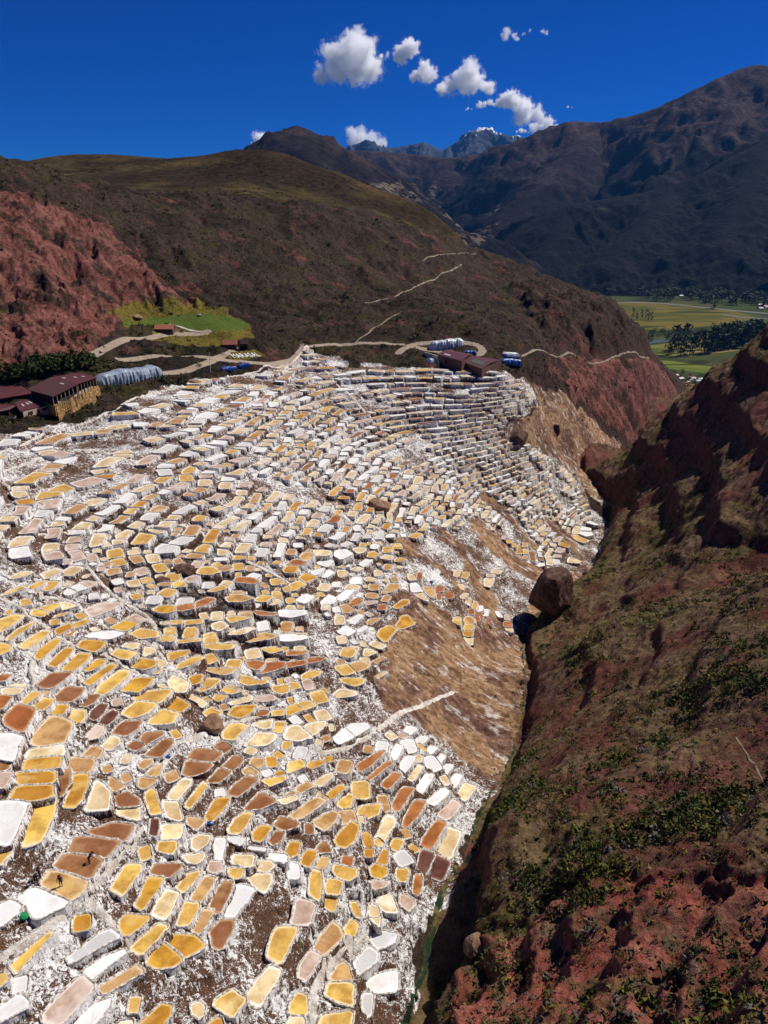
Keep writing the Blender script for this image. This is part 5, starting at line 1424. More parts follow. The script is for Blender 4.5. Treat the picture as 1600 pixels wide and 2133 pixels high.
row([(u, v, rt.uniform(30, 42), 8) for u, v in [(1318,664),(1326,666),(1336,663),(1350,668),(1356,669),(1345,664)]], 'poplar in the cluster on the golden meadow', 'poplars on the golden meadow')
row([(1352+k_*10+rt.uniform(-3, 3), rt.uniform(694, 708), rt.uniform(10, 18), rt.uniform(9, 16)) for k_ in range(12)], 'bushy tree on the near river bank', 'bushy trees on the river bank')
for k_ in range(30): WOOD.append((rt.uniform(1350, 1600), rt.uniform(690, 712), rt.uniform(9, 16), rt.uniform(9, 16)))
row([(1398+k_*10+rt.uniform(-3, 3), rt.uniform(776, 800), rt.uniform(8, 14), rt.uniform(6, 10)) for k_ in range(12)], 'small tree among the hamlet houses', 'trees in the hamlet')
WV = []; WM = []
for k_ in range(230):
    u = rt.uniform(1110, 1650); WOOD.append((u, min(max(589+(u-1110)*0.075+rt.gauss(0, 9), 578), 642), rt.uniform(26, 52), rt.uniform(20, 38)))
for u, v, h, r in WOOD:
    p = atZ(u, v, VZ+1.0); m = proto_tree[rt.randrange(5)]; co = np.array([q.co[:] for q in m.vertices])*np.array([r, r, h])+p
    WV.append(co); WM.append(np.array([q.vertices[:] for q in m.polygons]))
offs = np.cumsum([0]+[len(w) for w in WV[:-1]]); F_ = np.vstack([w+o_ for w, o_ in zip(WM, offs)])
tag(mesh_obj('distant_wood', np.vstack(WV), F_, M_LEAF[0]), 'dark woods on the valley floor around town and river', 'wood', kind='stuff')
print('veg', round(time.time()-T0, 1))

# ------------------------------------------------------------------ buildings
M_ROOF = NT('maroon_sheet_roof', 0.55, 0.3); _w = M_ROOF.n('TexWave'); _w.inputs['Scale'].default_value = 1.6; M_ROOF.l(M_ROOF.pos(), _w.inputs['Vector'])
M_ROOF.color(M_ROOF.mix(M_ROOF.noise(0.4, 4), (0.055, 0.012, 0.016), (0.11, 0.028, 0.032))); M_ROOF.bump(_w.outputs['Fac'], 0.4, 0.08); M_ROOF = M_ROOF.m
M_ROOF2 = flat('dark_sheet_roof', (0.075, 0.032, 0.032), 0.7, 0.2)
M_SKYL = flat('translucent_roof_panel', (0.45, 0.42, 0.42), 0.4, 0.4)
M_ADOBE = flat('adobe_wall', (0.28, 0.16, 0.11), 0.95, 0.05); M_PLASTER = flat('pale_plaster', (0.42, 0.33, 0.26), 0.9, 0.1)
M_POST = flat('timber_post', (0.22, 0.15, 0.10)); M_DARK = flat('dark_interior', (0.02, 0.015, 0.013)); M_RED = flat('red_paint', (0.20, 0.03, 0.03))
M_CONC = flat('pale_concrete', (0.45, 0.41, 0.35), 0.9, 0.1); M_WHITE = flat('whitewash', (0.78, 0.76, 0.72), 0.9, 0.1, 0.08)
def mat_stone():
    k = NT('ochre_rubble_stone', 0.9, 0.1); vo = k.n('TexVoronoi'); vo.inputs['Scale'].default_value = 1.6; k.l(k.pos(), vo.inputs['Vector'])
    vd = k.n('TexVoronoi', feature='DISTANCE_TO_EDGE'); vd.inputs['Scale'].default_value = 1.6; k.l(k.pos(), vd.inputs['Vector'])
    sp = k.n('SeparateColor'); k.l(vo.outputs['Color'], sp.inputs[0])
    c = k.ramp(sp.outputs[0], [(0.1, (0.20, 0.10, 0.035)), (0.5, (0.36, 0.20, 0.07)), (0.9, (0.48, 0.30, 0.12))])
    k.color(k.mix(k.grey(vd.outputs['Distance'], 0.0, 0.10), (0.09, 0.05, 0.025), c)); k.bump(vd.outputs['Distance'], 0.8, 0.2); return k.m
M_STONE = mat_stone()
def uz(u, v, z): return atZ(float(u), float(v), float(z))
def slab(name, quad, th, mat, parent, off):             # thin plate from four corner points
    q = np.array(quad); n = np.cross(q[1]-q[0], q[3]-q[0]); n /= np.linalg.norm(n)
    if n[2] < 0: n = -n
    v = np.vstack([q, q-n*th])-off; f = [(0,1,2,3),(7,6,5,4)]+[(i, i+4, (i+1) % 4+4, (i+1) % 4) for i in range(4)]
    return mesh_obj(name, v, f, mat, parent)
def plate_wall(name, a, b, zb, mat, parent, off, th=0.25):     # upright wall between two top points
    a = np.array(a); b = np.array(b); d = (b-a)[:2]; d /= np.linalg.norm(d); n = np.array([-d[1], d[0], 0])*th/2
    t = [a-n, b-n, b+n, a+n]; bt = [np.array([p[0], p[1], zb]) for p in t]
    v = np.array(t+bt)-off; return mesh_obj(name, v, [(0,1,2,3),(7,6,5,4)]+[(i, i+4, (i+1) % 4+4, (i+1) % 4) for i in range(4)], mat, parent)
def post(name, p, zb, w, mat, parent, off):
    v = [(p[0]+sx*w, p[1]+sy*w, z) for z in (zb, p[2]) for sx, sy in ((-1,-1),(1,-1),(1,1),(-1,1))]
    return mesh_obj(name, np.array(v)-off, [(3,2,1,0),(4,5,6,7)]+[(i, (i+1) % 4, (i+1) % 4+4, i+4) for i in range(4)], mat, parent)
def lerp2(q, s, t):
    q = [np.array(x) for x in q]; return (q[0]*(1-s)+q[1]*s)*(1-t)+(q[3]*(1-s)+q[2]*s)*t
def skylights(roof_quad, cells, parent, off):
    q = [np.array(x)+np.array([0, 0, 0.12]) for x in roof_quad]
    for s, t, ds, dt in cells: slab('skylight', [lerp2(q, s, t), lerp2(q, s+ds, t), lerp2(q, s+ds, t+dt), lerp2(q, s, t+dt)], 0.04, M_SKYL, parent, off)
# big maroon gabled shed at left
ZE, ZRD, ZF = -58.0, -55.8, -61.4
rL, rR = uz(105,786,ZRD), uz(163,799,ZRD); fL, fR = uz(165,776,ZE), uz(203,786,ZE); nL, nR = uz(55,811,ZE), uz(111,826,ZE)
off = np.array([nR[0], nR[1], ZF]); sh = empty('storage_shed', off); tag(sh, 'large open gabled shed with maroon roof above the stone wall', 'shed')
r1 = slab('roof', [rL, rR, fR, fL], 0.18, M_ROOF, sh, off); r1['label'] = 'brighter maroon far roof slope'
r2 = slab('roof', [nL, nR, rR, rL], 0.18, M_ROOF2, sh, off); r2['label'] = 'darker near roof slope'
skylights([rL, rR, fR, fL], [(0.25, 0.15, 0.12, 0.07), (0.4, 0.45, 0.12, 0.07), (0.5, 0.7, 0.12, 0.07)], r1, off)
skylights([nL, nR, rR, rL], [(0.55, 0.75, 0.13, 0.06)], r2, off)
for t in np.linspace(0.03, 0.97, 7):
    p = nR+(rR-nR)*t; p = p*1; p[0] -= 0.6; post('post', p-[0, 0, 0.2], ZF-0.5, 0.16, M_POST, sh, off)
    p = rR+(fR-rR)*t; p[0] -= 0.6; post('post', p-[0, 0, 0.2], ZF-0.5, 0.16, M_POST, sh, off)
plate_wall('back_wall', fL-[0,0.5,0.3], fR-[0.5,0.5,0.3], ZF-0.5, M_ADOBE, sh, off)
plate_wall('low_wall', nR-[0.5,-4,2.4], fR-[0.5,6,2.4], ZF-0.1, M_PLASTER, sh, off)
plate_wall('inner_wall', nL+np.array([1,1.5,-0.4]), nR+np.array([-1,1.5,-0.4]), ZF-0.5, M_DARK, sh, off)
plate_wall('side_wall', nL+np.array([1,1.6,-0.4]), fL+np.array([1,-1,-0.4]), ZF-0.5, M_ADOBE, sh, off)
slab('floor', [np.array([p[0], p[1], ZF-0.05]) for p in (nL, nR, fR, fL)], 4.0, M_STONE, sh, off)
ZF = -64.5
# lower roof to the left
ZB = -60.0; q = [uz(-70,822,ZB-0.6), uz(71,818.5,ZB-0.6), uz(43,803,ZB+0.6), uz(-70,800,ZB+0.6)]; q[0] = uz(-70,842,ZB-0.6); off = np.array([q[1][0], q[1][1], ZF])
sb = empty('storage_shed', off); tag(sb, 'lower maroon roofed shed at the left picture edge', 'shed')
r = slab('roof', q, 0.18, M_ROOF, sb, off); skylights(q, [(0.50, 0.45, 0.07, 0.09), (0.64, 0.5, 0.07, 0.09), (0.78, 0.55, 0.07, 0.09)], r, off)
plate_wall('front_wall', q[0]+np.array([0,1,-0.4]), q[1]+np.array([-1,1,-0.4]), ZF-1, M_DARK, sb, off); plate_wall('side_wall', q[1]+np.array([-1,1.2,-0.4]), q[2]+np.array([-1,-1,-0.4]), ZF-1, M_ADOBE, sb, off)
# small front house
ZC = -61.5; q = [uz(42,857,ZC-0.5), uz(110,841,ZC-0.5), uz(67,829,ZC+0.6), uz(30,838,ZC+0.6)]; off = np.array([q[0][0], q[0][1], ZF])
hc = empty('house', off); tag(hc, 'small house with maroon roof and two window openings before the big shed', 'house')
r = slab('roof', q, 0.15, M_ROOF, hc, off); skylights(q, [(0.2, 0.4, 0.06, 0.25), (0.4, 0.45, 0.06, 0.25), (0.55, 0.5, 0.06, 0.25), (0.72, 0.7, 0.05, 0.2)], r, off)
a, b = q[0]+np.array([0.6,0.6,-0.35]), q[1]+np.array([-0.6,0.6,-0.35]); plate_wall('wall', a, b, ZF-1.5, M_PLASTER, hc, off)
plate_wall('wall', a+np.array([0.1,0.2,0]), q[3]+np.array([0.5,-0.5,-0.35]), ZF-1.5, M_ADOBE, hc, off); plate_wall('wall', b+np.array([-0.1,0.2,0]), q[2]+np.array([-0.5,-0.5,-0.35]), ZF-1.5, M_ADOBE, hc, off)
d = (b-a)/np.linalg.norm(b-a); nrm = np.array([d[1], -d[0], 0]); nrm *= -1 if nrm[1] > 0 else 1
for s in (0.25, 0.72):
    c = a+(b-a)*s+nrm*0.18; w = d*0.8; h = np.array([0, 0, 0.55]); cc = c-[0, 0, 1.0]
    mesh_obj('window', np.array([cc-w-h, cc+w-h, cc+w+h, cc-w+h])-off, [(0,1,2,3)], M_DARK, hc)
    mesh_obj('shutter', np.array([cc-w*1.7-h, cc-w*1.05-h, cc-w*1.05+h, cc-w*1.7+h])+nrm*0.03-off, [(0,1,2,3)], M_RED, hc)
c = a+(b-a)*0.5; post('door_post', c-[0, 0, 0.2]+nrm*0.3, ZF-1.2, 0.35, M_RED, hc, off)
ZD = -61.8; q = [uz(-60,868,ZD-0.4), uz(20,853,ZD-0.4), uz(38,843,ZD+0.4), uz(-60,841,ZD+0.4)]; off = np.array([q[1][0], q[1][1], ZF])
sd = empty('storage_shed', off); tag(sd, 'low maroon shed in front at the left edge', 'shed'); r = slab('roof', q, 0.15, M_ROOF, sd, off)
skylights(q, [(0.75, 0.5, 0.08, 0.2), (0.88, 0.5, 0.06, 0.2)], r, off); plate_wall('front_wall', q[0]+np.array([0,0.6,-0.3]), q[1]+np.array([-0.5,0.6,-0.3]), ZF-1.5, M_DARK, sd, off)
post('post', q[1]+np.array([-0.6,0.3,-0.3]), ZF-1.5, 0.25, M_RED, sd, off)
# ochre stone retaining wall under the shed
top = [(117,845),(135,834),(160,825),(185,817),(208,808)]; W3 = [uz(u, v, -61.6) for u, v in top]
vv = []
for p in W3:
    zb = min(float(fz(p[0]+1.0, p[1]-3.0)), -69.5)-1.0
    vv += [p, p+np.array([1.0, -1.2, zb-p[2]]), p+np.array([-1.5, 1.5, 0])]
f = []
for i in range(len(W3)-1): f += [(3*i, 3*i+1, 3*i+4, 3*i+3), (3*i+2, 3*i, 3*i+3, 3*i+5)]
off = vv[1].copy(); tag(mesh_obj('stone_wall', np.array(vv)-off, f, M_STONE), 'ochre rubble stone retaining wall below the large shed', 'wall').location = off

# tarp covered mounds
def mat_tarp(name, a, b):
    k = NT(name, 0.35, 0.5); k.color(k.mix(k.noise(0.8, 4, 0.6), a, b)); return k.m
def mound(name, P, wid, hgt, mat, label, cat, folds=0.45, seed=0, group=None):
    P = np.array(P, float); n = 60; s = np.linspace(0, 1, n); L = np.r_[0, np.cumsum(np.linalg.norm(np.diff(P[:, :2], axis=0), axis=1))]; L /= L[-1]
    c = np.c_[np.interp(s, L, P[:,0]), np.interp(s, L, P[:,1]), np.interp(s, L, P[:,2])]; t = np.gradient(c[:, :2], axis=0); t /= np.linalg.norm(t, axis=1)[:, None]; nn = np.c_[-t[:,1], t[:,0]]
    prof = [(-1.0, -0.25), (-1.0, 0.1), (-0.93, 0.45), (-0.78, 0.78), (-0.5, 0.97), (0, 1.03), (0.5, 0.97), (0.78, 0.78), (0.93, 0.45), (1.0, 0.1), (1.0, -0.25)]
    V = []
    for i in range(n):
        e = min(1, 6*min(s[i], 1-s[i])+0.25)**0.5*(0.96+0.13*float(perlin(np.array([i*0.11+seed]), np.array([2.2]))[0]))
        for j, (a, z) in enumerate(prof):
            fo = folds*math.sin(i*2.1+seed)*max(0, 1-z)*0.6+folds*float(perlin(np.array([i*0.45+seed]), np.array([j*0.3]))[0])
            w = wid*(a*e)+fo*np.sign(a)*(abs(a) > 0.3); hh = hgt*e*(z if z > 0 else z)+0.35*folds*float(perlin(np.array([i*0.2+seed]), np.array([5.5+j*0.5]))[0])
            V.append([c[i,0]+nn[i,0]*w, c[i,1]+nn[i,1]*w, c[i,2]+hh])
    m = len(prof); f = [(i*m+j, i*m+j+1, (i+1)*m+j+1, (i+1)*m+j) for i in range(n-1) for j in range(m-1)]+[tuple(range(m)), tuple((n-1)*m+j for j in range(m))[::-1]]
    off = c[n//2]; o = mesh_obj(name, np.array(V)-off, f, mat, smooth=False); o.location = off; return tag(o, label, cat, group)
M_SILVER = mat_tarp('silver_blue_tarp', (0.12, 0.16, 0.21), (0.34, 0.40, 0.46)); M_BLUE = mat_tarp('blue_tarp', (0.008, 0.03, 0.16), (0.02, 0.09, 0.36)); M_WTARP = mat_tarp('white_tarp', (0.45, 0.49, 0.52), (0.72, 0.74, 0.75))
g = hit([192, 240, 290, 328], [806, 796, 790, 782], G)
mound('tarp_mound', g+np.array([0, 3.5, 0]), 4.4, 4.6, M_SILVER, 'long salt heap under a pleated silver-blue tarp beside the shed', 'tarp', 0.7, 1)
g = hit([894, 930, 966], [728, 723, 719], G); mound('tarp_mound', g+np.array([0, 2, 0]), 3.5, 4.2, M_WTARP, 'long white tarp-covered heap behind the far maroon shed', 'tarp', 0.5, 3)
g = hit([966, 992], [740, 741], G); mound('tarp_mound', g+np.array([0, 2, 0.3]), 2.0, 2.6, M_BLUE, 'small blue tarp heap behind the far maroon shed', 'tarp', 0.4, 5)
g = hit([1044, 1084], [757, 760], G); mound('tarp_mound', g+np.array([0, 2, 0]), 3.0, 2.9, M_BLUE, 'blue tarp-covered heap right of the far maroon shed', 'tarp', 0.5, 7)
g = hit([1050, 1080], [748, 750], G); mound('tarp_mound', g+np.array([0, 3, 1.6]), 2.2, 2.0, M_WTARP, 'pale tarp lying on top of the blue heap', 'tarp', 0.4, 9)
g = hit([889, 912], [757, 757], G); mound('salt_heap', g+np.array([0, 1, 0]), 2.0, 2.4, M_WTARP, 'low grey-white heap left of the far maroon shed', 'heap', 0.6, 11)
g = hit([462, 492], [771, 768], G); mound('tarp_mound', g, 1.5, 1.6, M_BLUE, 'left low blue tarp beside the dirt road', 'tarp', 0.4, 13)
g = hit([496, 520], [767, 762], G); mound('tarp_mound', g, 1.5, 1.9, M_BLUE, 'right brighter blue tarp beside the dirt road', 'tarp', 0.4, 15)

# far maroon shed on the ledge
def gable_shed(px, z, zf, mats, label, name='storage_shed', wallmat=None):
    q = [uz(u, v, z) for u, v in px]; off = np.array([q[0][0], q[0][1], zf]); o = empty(name, off); tag(o, label, 'shed')
    a, b, c, d = q; m0 = (a+d)/2+np.array([0, 0, 0.9]); m1 = (b+c)/2+np.array([0, 0, 0.9])
    r = slab('roof', [a, b, m1, m0], 0.2, mats[0], o, off); slab('roof', [m0, m1, c, d], 0.2, mats[1], o, off)
    wm = wallmat or M_ADOBE
    for i, (p, r_) in enumerate(((a, b), (b, c), (c, d), (d, a))): plate_wall('wall', p*0.995+(a+b+c+d)/4*0.005-[0, 0, 0.25], r_*0.995+(a+b+c+d)/4*0.005-[0, 0, 0.25], zf-2, wm, o, off)
    return o, off, q
SZ1 = float(hit([940],[752],G)[0][2])+3.4; SZ2 = float(hit([985],[770],G)[0][2])+3.2; print('shed', SZ1, SZ2)
M_BURG = flat('burgundy_wall', (0.11, 0.05, 0.045))
o, off, q = gable_shed([(911,738),(962,752),(985,738),(940,727)], SZ1, SZ1-4.2, (M_ROOF, M_ROOF), 'left wing of the far maroon shed on the ledge', wallmat=M_BURG)
skylights([q[0], q[1], (q[1]+q[2])/2+[0,0,.9], (q[0]+q[3])/2+[0,0,.9]], [(0.2, 0.25, 0.25, 0.2)], o, off)
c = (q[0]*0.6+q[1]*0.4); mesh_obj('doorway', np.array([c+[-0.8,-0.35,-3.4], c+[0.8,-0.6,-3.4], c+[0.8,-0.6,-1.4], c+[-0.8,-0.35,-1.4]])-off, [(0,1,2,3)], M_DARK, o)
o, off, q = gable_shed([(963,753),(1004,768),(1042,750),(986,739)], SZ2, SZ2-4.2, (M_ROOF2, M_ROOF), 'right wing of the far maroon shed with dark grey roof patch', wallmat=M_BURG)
pc = [q[0], q[1], (q[1]+q[2])/2+np.array([0,0,.9]), (q[0]+q[3])/2+np.array([0,0,.9])]; pq = [x+np.array([0,0,.15]) for x in (lerp2(pc,.3,.3), lerp2(pc,.85,.3), lerp2(pc,.85,.9), lerp2(pc,.3,.9))]
slab('roof_patch', pq, 0.05, flat('grey_roofing', (0.07, 0.07, 0.065)), o, off)
# pale terrace wall left of it
g = [uz(884,733,-67.0), uz(912,741,-67.0)]; off = g[0].copy(); off[2] = -70; tw = plate_wall('terrace_wall', g[0], g[1], -70.5, M_CONC, None, off, 0.5); tw.location = off; tag(tw, 'pale concrete wall at the left end of the far shed', 'wall')

# small houses near the lawn
def cottage(u, v, wpx, roofmat, wallmat, label, deep=6.0, rz=0.0, wallh=2.6):
    p = hit([u], [v], G)[0]; d = math.sqrt((p**2).sum()); w = wpx*d/FPX; p[1] += deep/2
    o = empty('cottage', p, rz); tag(o, label, 'house'); hw, hd = w/2, deep/2
    bx = [(-hw,-hd,-1),(hw,-hd,-1),(hw,hd,-1),(-hw,hd,-1),(-hw,-hd,wallh),(hw,-hd,wallh),(hw,hd,wallh),(-hw,hd,wallh),(-hw,0,wallh+1.6),(hw,0,wallh+1.6)]
    mesh_obj('wall', bx, [(0,1,5,4),(1,2,6,9,5),(2,3,7,6),(3,0,4,8,7)], wallmat, o)
    e = 0.6
    for s in (-1, 1):
        q = [np.array(x) for x in ((-hw-e, s*(hd+e), wallh-0.35), (hw+e, s*(hd+e), wallh-0.35), (hw+e, 0, wallh+1.75), (-hw-e, 0, wallh+1.75))]; slab('roof', q, 0.12, roofmat, o, np.zeros(3))
    for x in (-0.5, 0.1, 0.55):
        nm = 'door' if x == 0.1 else 'window'; z0, z1 = (0, 2.0) if nm == 'door' else (0.9, 1.9)
        mesh_obj(nm, [(x*hw-0.5,-hd-0.03,z0),(x*hw+0.5,-hd-0.03,z0),(x*hw+0.5,-hd-0.03,z1),(x*hw-0.5,-hd-0.03,z1)], [(0,1,2,3)], M_DARK, o)
    return o
M_TILE = flat('terracotta_roof', (0.30, 0.11, 0.06)); M_BRICKW = flat('dark_brick', (0.12, 0.065, 0.045))
cottage(342,694,34,M_TILE,M_BRICKW,'brick cottage with orange tiled roof on the lawn terrace',6)
cottage(478,726,26,flat('rusty_roof',(0.22,0.08,0.05)),M_BRICKW,'rusty-roofed hut above the white letters',5,0.15)
cottage(510,724,12,M_ROOF2,M_DARK,'little dark lean-to beside the rusty-roofed hut',3)
# ramp path by the cottage
p = hit([352,372,392,418],[676,680,685,692],G); rp = ribbon('footpath', np.array([p[0]+(p[-1]-p[0])*t for t in np.linspace(0,1,14)]), 1.0, M_CONC, 0.3, F=1); tag(rp, kind='structure')
# white letters on the slope
lb = LB; o = empty('hillside_letters', lb[0]); tag(o, 'white hillside letters spelling MARASAL on the grass bank', 'letters')
L = float(np.linalg.norm((lb[1]-lb[0])[:2])); dirx = (lb[1]-lb[0])[:2]/L
cu = bpy.data.curves.new('glyph', 'FONT'); cu.size = 5.4; cu.extrude = 0.06
x = 0.0; word = 'MARASAL'; wid = []
for chh in word:
    cu.body = chh; ob = bpy.data.objects.new('glyph', cu); COL.objects.link(ob); bpy.context.view_layer.update()
    me = bpy.data.meshes.new_from_object(ob.evaluated_get(bpy.context.evaluated_depsgraph_get())); bpy.data.objects.remove(ob)
    wv = max(v.co.x for v in me.vertices)-min(v.co.x for v in me.vertices); mn = min(v.co.x for v in me.vertices); wid.append((me, wv, mn))
sp = L/sum(w+0.55 for _, w, _ in wid)
for me, wv, mn in wid:
    for vtx in me.vertices:
        lx = (vtx.co.x-mn)*sp+x; ly = vtx.co.y
        px_, py_ = dirx[0]*lx-dirx[1]*ly, dirx[1]*lx+dirx[0]*ly
        zz = (lx/L)*(lb[1][2]-lb[0][2])+LBS*ly+0.35+vtx.co.z
        vtx.co = (px_, py_, zz)
    me.materials.clear(); me.materials.append(M_WHITE); me.name = 'letter'; l_ = bpy.data.objects.new('letter', me); COL.objects.link(l_); l_.parent = o; x += (wv+0.55)*sp
# utility poles
def pole(u, v, hpx, label):
    p = hit([u], [v], G)[0]; d = math.sqrt((p**2).sum()); h = hpx*d/FPX; o = empty('utility_pole', p); tag(o, label, 'pole', 'utility poles on the ledge')
    vv = [(r*math.cos(a), r*math.sin(a), z) for z, r in ((-0.5, 0.16), (h, 0.10)) for a in np.arange(6)*math.pi/3]
    mesh_obj('shaft', vv, [(i, (i+1) % 6, (i+1) % 6+6, i+6) for i in range(6)]+[tuple(range(6, 12))], M_CONC, o)
    mesh_obj('crossarm', [(sx*0.9, sy*0.06, h-0.5+sz*0.07) for sx in (-1, 1) for sy in (-1, 1) for sz in (-1, 1)], [(0,1,3,2),(4,6,7,5),(0,4,5,1),(2,3,7,6),(0,2,6,4),(1,5,7,3)], M_POST, o)
for a in [(368,703,38,'pole right of the orange-roofed cottage'),(439,776,40,'pole beside the dirt road in front of the letters'),(446,673,26,'left pole on the lawn'),(474,664,22,'upper right pole on the lawn'),(475,701,26,'pole on the lawn edge above the rusty hut')]: pole(*a)

# ------------------------------------------------------------------ rocks
def mat_rock(name, a, b, c):
    k = NT(name, 0.95, 0.1); n = k.noise(0.5, 6, 0.7); k.color(k.ramp(n, [(0.3, a), (0.5, b), (0.7, c)])); k.bump(n, 1.0, 0.6); return k.m
M_ROCK = mat_rock('brown_rock', (0.035, 0.02, 0.014), (0.10, 0.055, 0.04), (0.20, 0.125, 0.095)); M_ROCK2 = mat_rock('ochre_rock', (0.10, 0.05, 0.03), (0.24, 0.14, 0.085), (0.36, 0.24, 0.16))
def rock(name, p, sx, sy, sz, mat, label, seed, flat_top=0.9, sub=4):
    bm = bmesh.new(); bmesh.ops.create_icosphere(bm, subdivisions=sub, radius=1.0); co = np.array([v.co[:] for v in bm.verts])
    rr = np.random.default_rng(int(seed*10)); pn = rr.normal(size=(15, 3)); pn /= np.linalg.norm(pn, axis=1)[:, None]; pd = rr.uniform(0.72, 1.0, 15)
    dt = co@pn.T; rad = np.min(np.where(dt > 0.05, pd/np.maximum(dt, 0.05), 9), axis=1); rad = np.minimum(rad, 1.12)
    d = 0.10*fbm(co[:,0]*2.3+seed+co[:,2]*1.7, co[:,1]*2.3-co[:,2]*1.9+seed, 4, 0.6)
    co = co*(rad*(1+d))[:, None]; co[:,2] = np.minimum(co[:,2], flat_top+0.1*co[:,0]); co *= np.array([sx, sy, sz])
    for v, c in zip(bm.verts, co): v.co = c
    me = bpy.data.meshes.new(name); bm.to_mesh(me); bm.free(); me.materials.append(mat); o = bpy.data.objects.new(name, me); COL.objects.link(o); o.location = p
    return tag(o, label, 'rock')
def rock_at(u, v, wpx, hpx, mat, label, seed, name='boulder', sub=4, lift=0.35, ft=0.9):
    p = hit([u], [v], G)[0]; d = math.sqrt((p**2).sum()); w = wpx*d/FPX/2; h = hpx*d/FPX/2/0.95
    p = p+np.array([0, w*0.5, h*lift]); return rock(name, p, w, w, h, mat, label, seed, ft, sub)
rock_at(1150,1285,88,108,M_ROCK,'giant dark boulder at the foot of the right slope by the gully',2.0,lift=0.75,ft=0.85)
rock_at(788,1066,50,30,M_ROCK2,'brown boulder standing among the pale ponds in mid-slope',5.0,lift=0.5)
rock_at(1080,925,44,34,M_ROCK,'dark rock outcrop at the right end of the upper terraces',8.0,'rock_outcrop',lift=0.6)
rock_at(1160,903,15,26,M_ROCK,'upright dark rock on the pale slope right of the outcrop',11.0,'rock_outcrop',lift=0.6)
rock_at(380,1198,42,24,M_ROCK,'reddish rock block above the dark pond walls',14.0,lift=0.4)
rock_at(440,1520,46,30,M_ROCK2,'brown earth block between the yellow ponds and the white path',17.0,'rock_outcrop',lift=0.2)
rock_at(283,665,22,12,M_ROCK2,'round boulder at the left end of the lawn',20.0,lift=0.4,sub=3)
rock_at(415,659,8,6,M_CONC,'tiny pale rock on the lawn',22.0,lift=0.5,sub=2)
rock_at(1088,1322,16,12,M_ROCK2,'small reddish rock at the gully bottom under the boulder',25.0,lift=0.4,sub=3)
rock_at(405,803,32,14,M_ROCK2,'square brown rock above the top row of ponds',27.0,lift=0.5,sub=3)
rock_at(338,1220,34,18,M_ROCK,'dark rock left of the tall pond walls',29.0,lift=0.4)
rock_at(990,1985,40,40,M_ROCK2,'red rock knob beside the black stream bank at bottom',31.0,lift=0.3)
rock_at(1300,780,1,1,M_ROCK,'pebble',1.0) if False else None

# ------------------------------------------------------------------ houses of the valley
HM = []
M_HROOF = [flat('tin_roof', (0.42, 0.42, 0.42), 0.5, 0.3), flat('tile_roof', (0.28, 0.11, 0.06)), flat('pale_roof', (0.62, 0.58, 0.52))]
for wmat in (M_PLASTER, M_ADOBE):
    for rm_ in M_HROOF:
        v = [(-.5,-.5,0),(.5,-.5,0),(.5,.5,0),(-.5,.5,0),(-.5,-.5,.6),(.5,-.5,.6),(.5,.5,.6),(-.5,.5,.6),(-.5,0,1),(.5,0,1),(-.55,-.58,.55),(.55,-.58,.55),(.55,.58,.55),(-.55,.58,.55),(-.55,0,1.03),(.55,0,1.03),
             (-.25,-.51,.2),(-.05,-.51,.2),(-.05,-.51,.45),(-.25,-.51,.45),(.15,-.51,0),(.32,-.51,0),(.32,-.51,.45),(.15,-.51,.45)]
        f = [(0,1,5,4),(1,2,6,9,5),(2,3,7,6),(3,0,4,8,7),(10,11,15,14),(12,13,14,15),(16,17,18,19),(20,21,22,23)]
        o = mesh_obj('house', v, f, [wmat, rm_, M_DARK], mat_idx=[0,0,0,0,1,1,2,2]); HM.append(o.data); bpy.data.objects.remove(o)
def house(u, v, w, label, group, d=1.0):
    p = atZ(u, v, VZ+0.6); hi = rt.randrange(6); label = label.replace('small', 'small '+('tin-roofed', 'red-tiled', 'pale-roofed')[hi % 3]); group = group+(', tin roofs', ', red tiled roofs', ', pale roofs')[hi % 3]; o = bpy.data.objects.new('house', HM[hi]); COL.objects.link(o); o.location = p; o.rotation_euler = (0, 0, rt.uniform(-0.6, 0.6)); o.scale = (w, w*0.6, w*0.42*d); tag(o, label, 'house', group)
for k_ in range(95):
    u = rt.uniform(1130, 1560); v = 578+(u-1130)*0.085+rt.uniform(-8, 16); v = min(v, 628)
    house(u, v, rt.uniform(12, 30), 'small house of the town on the valley floor', 'houses of the valley town')
for k_ in range(14): house(rt.uniform(1560, 1630), rt.uniform(633, 645), rt.uniform(12, 24), 'small house at the right edge beyond the golden meadow', 'houses right of the meadow')
for k_ in range(22): house(rt.uniform(1405, 1500), rt.uniform(782, 806), rt.uniform(7, 15), 'small house of the hamlet below the gully mouth', 'houses of the hamlet')
o = bpy.data.objects.new('house', HM[1]); COL.objects.link(o); o.location = atZ(1250., 609., VZ+0.6); o.scale = (70, 26, 10); tag(o, 'long pale hall with red roof, biggest building of the town', 'building')
for k_ in range(7): house(1105+k_*9+rt.uniform(-3,3), 558+rt.uniform(-5,8), rt.uniform(14, 22), 'small house at the left end of the town under the dark slope', 'houses left end of town')

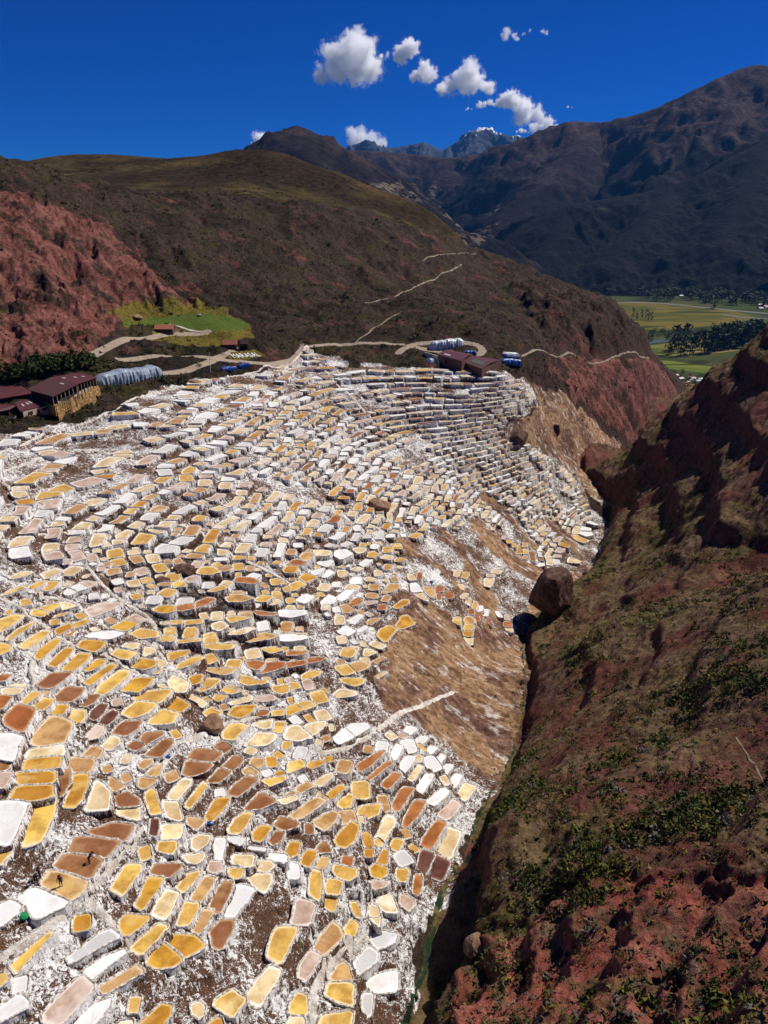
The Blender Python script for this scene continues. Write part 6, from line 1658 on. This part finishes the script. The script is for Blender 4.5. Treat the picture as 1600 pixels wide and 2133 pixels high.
# ------------------------------------------------------------------ salt workers
SKIN = flat('skin', (0.30, 0.16, 0.10)); CLO = [flat('dark_cloth', (0.012, 0.012, 0.014)), flat('maroon_cloth', (0.12, 0.02, 0.025)), flat('grey_cloth', (0.10, 0.10, 0.11))]; M_HAT = flat('straw_hat', (0.25, 0.19, 0.10))
def person(u, v, rz, bend, cloth, label, arm=0.6):
    p = hit([u], [v], G)[0]
    for q in ponds:
        if inside(q['pts'], np.array([p[0]]), np.array([p[1]]))[0]: p[2] = q['z']-0.03
    b = bend
    hip = np.array([0, 0, 0.9-0.08*b]); ch = hip+np.array([0, -math.sin(b)*0.45, math.cos(b)*0.45]); nk = ch+np.array([0, -math.sin(b*1.1)*0.12, math.cos(b*1.1)*0.12]); hd = nk+np.array([0, -math.sin(b*1.1)*0.17, math.cos(b*1.1)*0.17])
    P = [hip, ch, nk, hd]; R = [0.15, 0.17, 0.065, 0.105]; E_ = [(0, 1), (1, 2), (2, 3)]
    for s in (-1, 1):
        k0 = len(P); sh_ = ch+np.array([s*0.20, 0, 0.02]); el = sh_+np.array([s*0.10, -arm*0.2, -0.24]); hn = el+np.array([-s*0.02, -arm*0.28, -0.16])
        P += [sh_, el, hn, hn+np.array([-s*0.01, -0.08, -0.06])]; R += [0.075, 0.052, 0.04, 0.03]; E_ += [(1, k0), (k0, k0+1), (k0+1, k0+2), (k0+2, k0+3)]
        k0 = len(P); th = hip+np.array([s*0.10, 0, -0.06]); kn = np.array([s*0.12, -0.06-0.08*b, 0.46]); an = np.array([s*0.13, 0.02, 0.07]); to = an+np.array([0, -0.17, -0.04])
        P += [th, kn, an, to]; R += [0.10, 0.07, 0.05, 0.04]; E_ += [(0, k0), (k0, k0+1), (k0+1, k0+2), (k0+2, k0+3)]
    me = bpy.data.meshes.new('b'); me.from_pydata([tuple(x) for x in P], E_, []); ob = bpy.data.objects.new('b', me); COL.objects.link(ob)
    md = ob.modifiers.new('s', 'SKIN'); ob.modifiers.new('d', 'SUBSURF').levels = 1
    for i, r in enumerate(R): me.skin_vertices[0].data[i].radius = (r, r)
    me.skin_vertices[0].data[0].use_root = True
    m2 = bpy.data.meshes.new_from_object(ob.evaluated_get(bpy.context.evaluated_depsgraph_get())); bpy.data.objects.remove(ob)
    m2.materials.clear(); [m2.materials.append(m) for m in (CLO[0], CLO[cloth], SKIN)]
    for f_ in m2.polygons:
        c = np.array(f_.center); f_.use_smooth = True
        f_.material_index = 2 if np.linalg.norm(c-hd) < 0.16 or min(np.linalg.norm(c-P[7]), np.linalg.norm(c-P[15])) < 0.10 else (0 if c[2] < 0.88-0.05*b else 1)
    o = empty('person', p, rz); tag(o, label, 'person'); m2.name = 'body'; bo = bpy.data.objects.new('body', m2); COL.objects.link(bo); bo.parent = o
    hv = [(hd[0]+r*math.cos(a), hd[1]+r*math.sin(a), hd[2]+z) for r, z in ((0.21, 0.05), (0.11, 0.07), (0.09, 0.17)) for a in np.arange(10)*0.6283]; hv.append((hd[0], hd[1], hd[2]+0.18))
    hf = [(k*10+i, k*10+(i+1) % 10, (k+1)*10+(i+1) % 10, (k+1)*10+i) for k in range(2) for i in range(10)]+[(20+i, 20+(i+1) % 10, 30) for i in range(10)]
    mesh_obj('hat', hv, hf, M_HAT if cloth == 2 else CLO[0], o)
person(188,1812,2.4,0.9,0,'dark-clothed worker bending over in the brown pond')
person(76,1838,0.6,0.5,0,'dark-clothed worker stooping at the corner above the white pond, left of two')
person(85,1830,-0.5,0.1,1,'worker in maroon top standing right beside the stooping one')
person(129,1852,0.3,0.15,0,'worker in dark clothes standing on the rim between tan and white ponds')
person(221,990,0.0,0.1,0,'left of the pair of people walking among the far left ponds')
person(227,989,0.4,0.1,0,'right of the pair of people walking among the far left ponds')
# bits left lying about
def sack(u, v, s, mat, label, name):
    p = hit([u], [v], G)[0]; bm = bmesh.new(); bmesh.ops.create_icosphere(bm, subdivisions=2, radius=1); co = np.array([x.co[:] for x in bm.verts]); co *= (1+0.18*fbm(co[:,0]*2+u, co[:,1]*2+co[:,2], 2))[:, None]; co *= np.array([s, s*0.7, s*0.55])
    for x, c in zip(bm.verts, co): x.co = c
    me = bpy.data.meshes.new(name); bm.to_mesh(me); bm.free(); me.materials.append(mat); o = bpy.data.objects.new(name, me); COL.objects.link(o); o.location = p+np.array([0, 0, s*0.45]); tag(o, label, name.replace('_', ' '))
sack(47,1913,0.75,flat('green_sheet', (0.01, 0.20, 0.06)),'bright green bundle on the bank below the left white pond','bundle')
sack(437,1718,0.55,M_BLUE,'small blue bundle between the lower middle ponds','bundle'); sack(899,1214,0.8,M_BLUE,'small blue bundle on the steep slope above the tan face','bundle'); sack(350,1578,0.5,M_BLUE,'small blue bundle on the white path in the lower centre','bundle')
sack(446,1503,0.5,M_BLUE,'tiny blue bundle at the yellow pond corner','bundle')
print('all', round(time.time()-T0, 1), 'objects', len(bpy.data.objects))
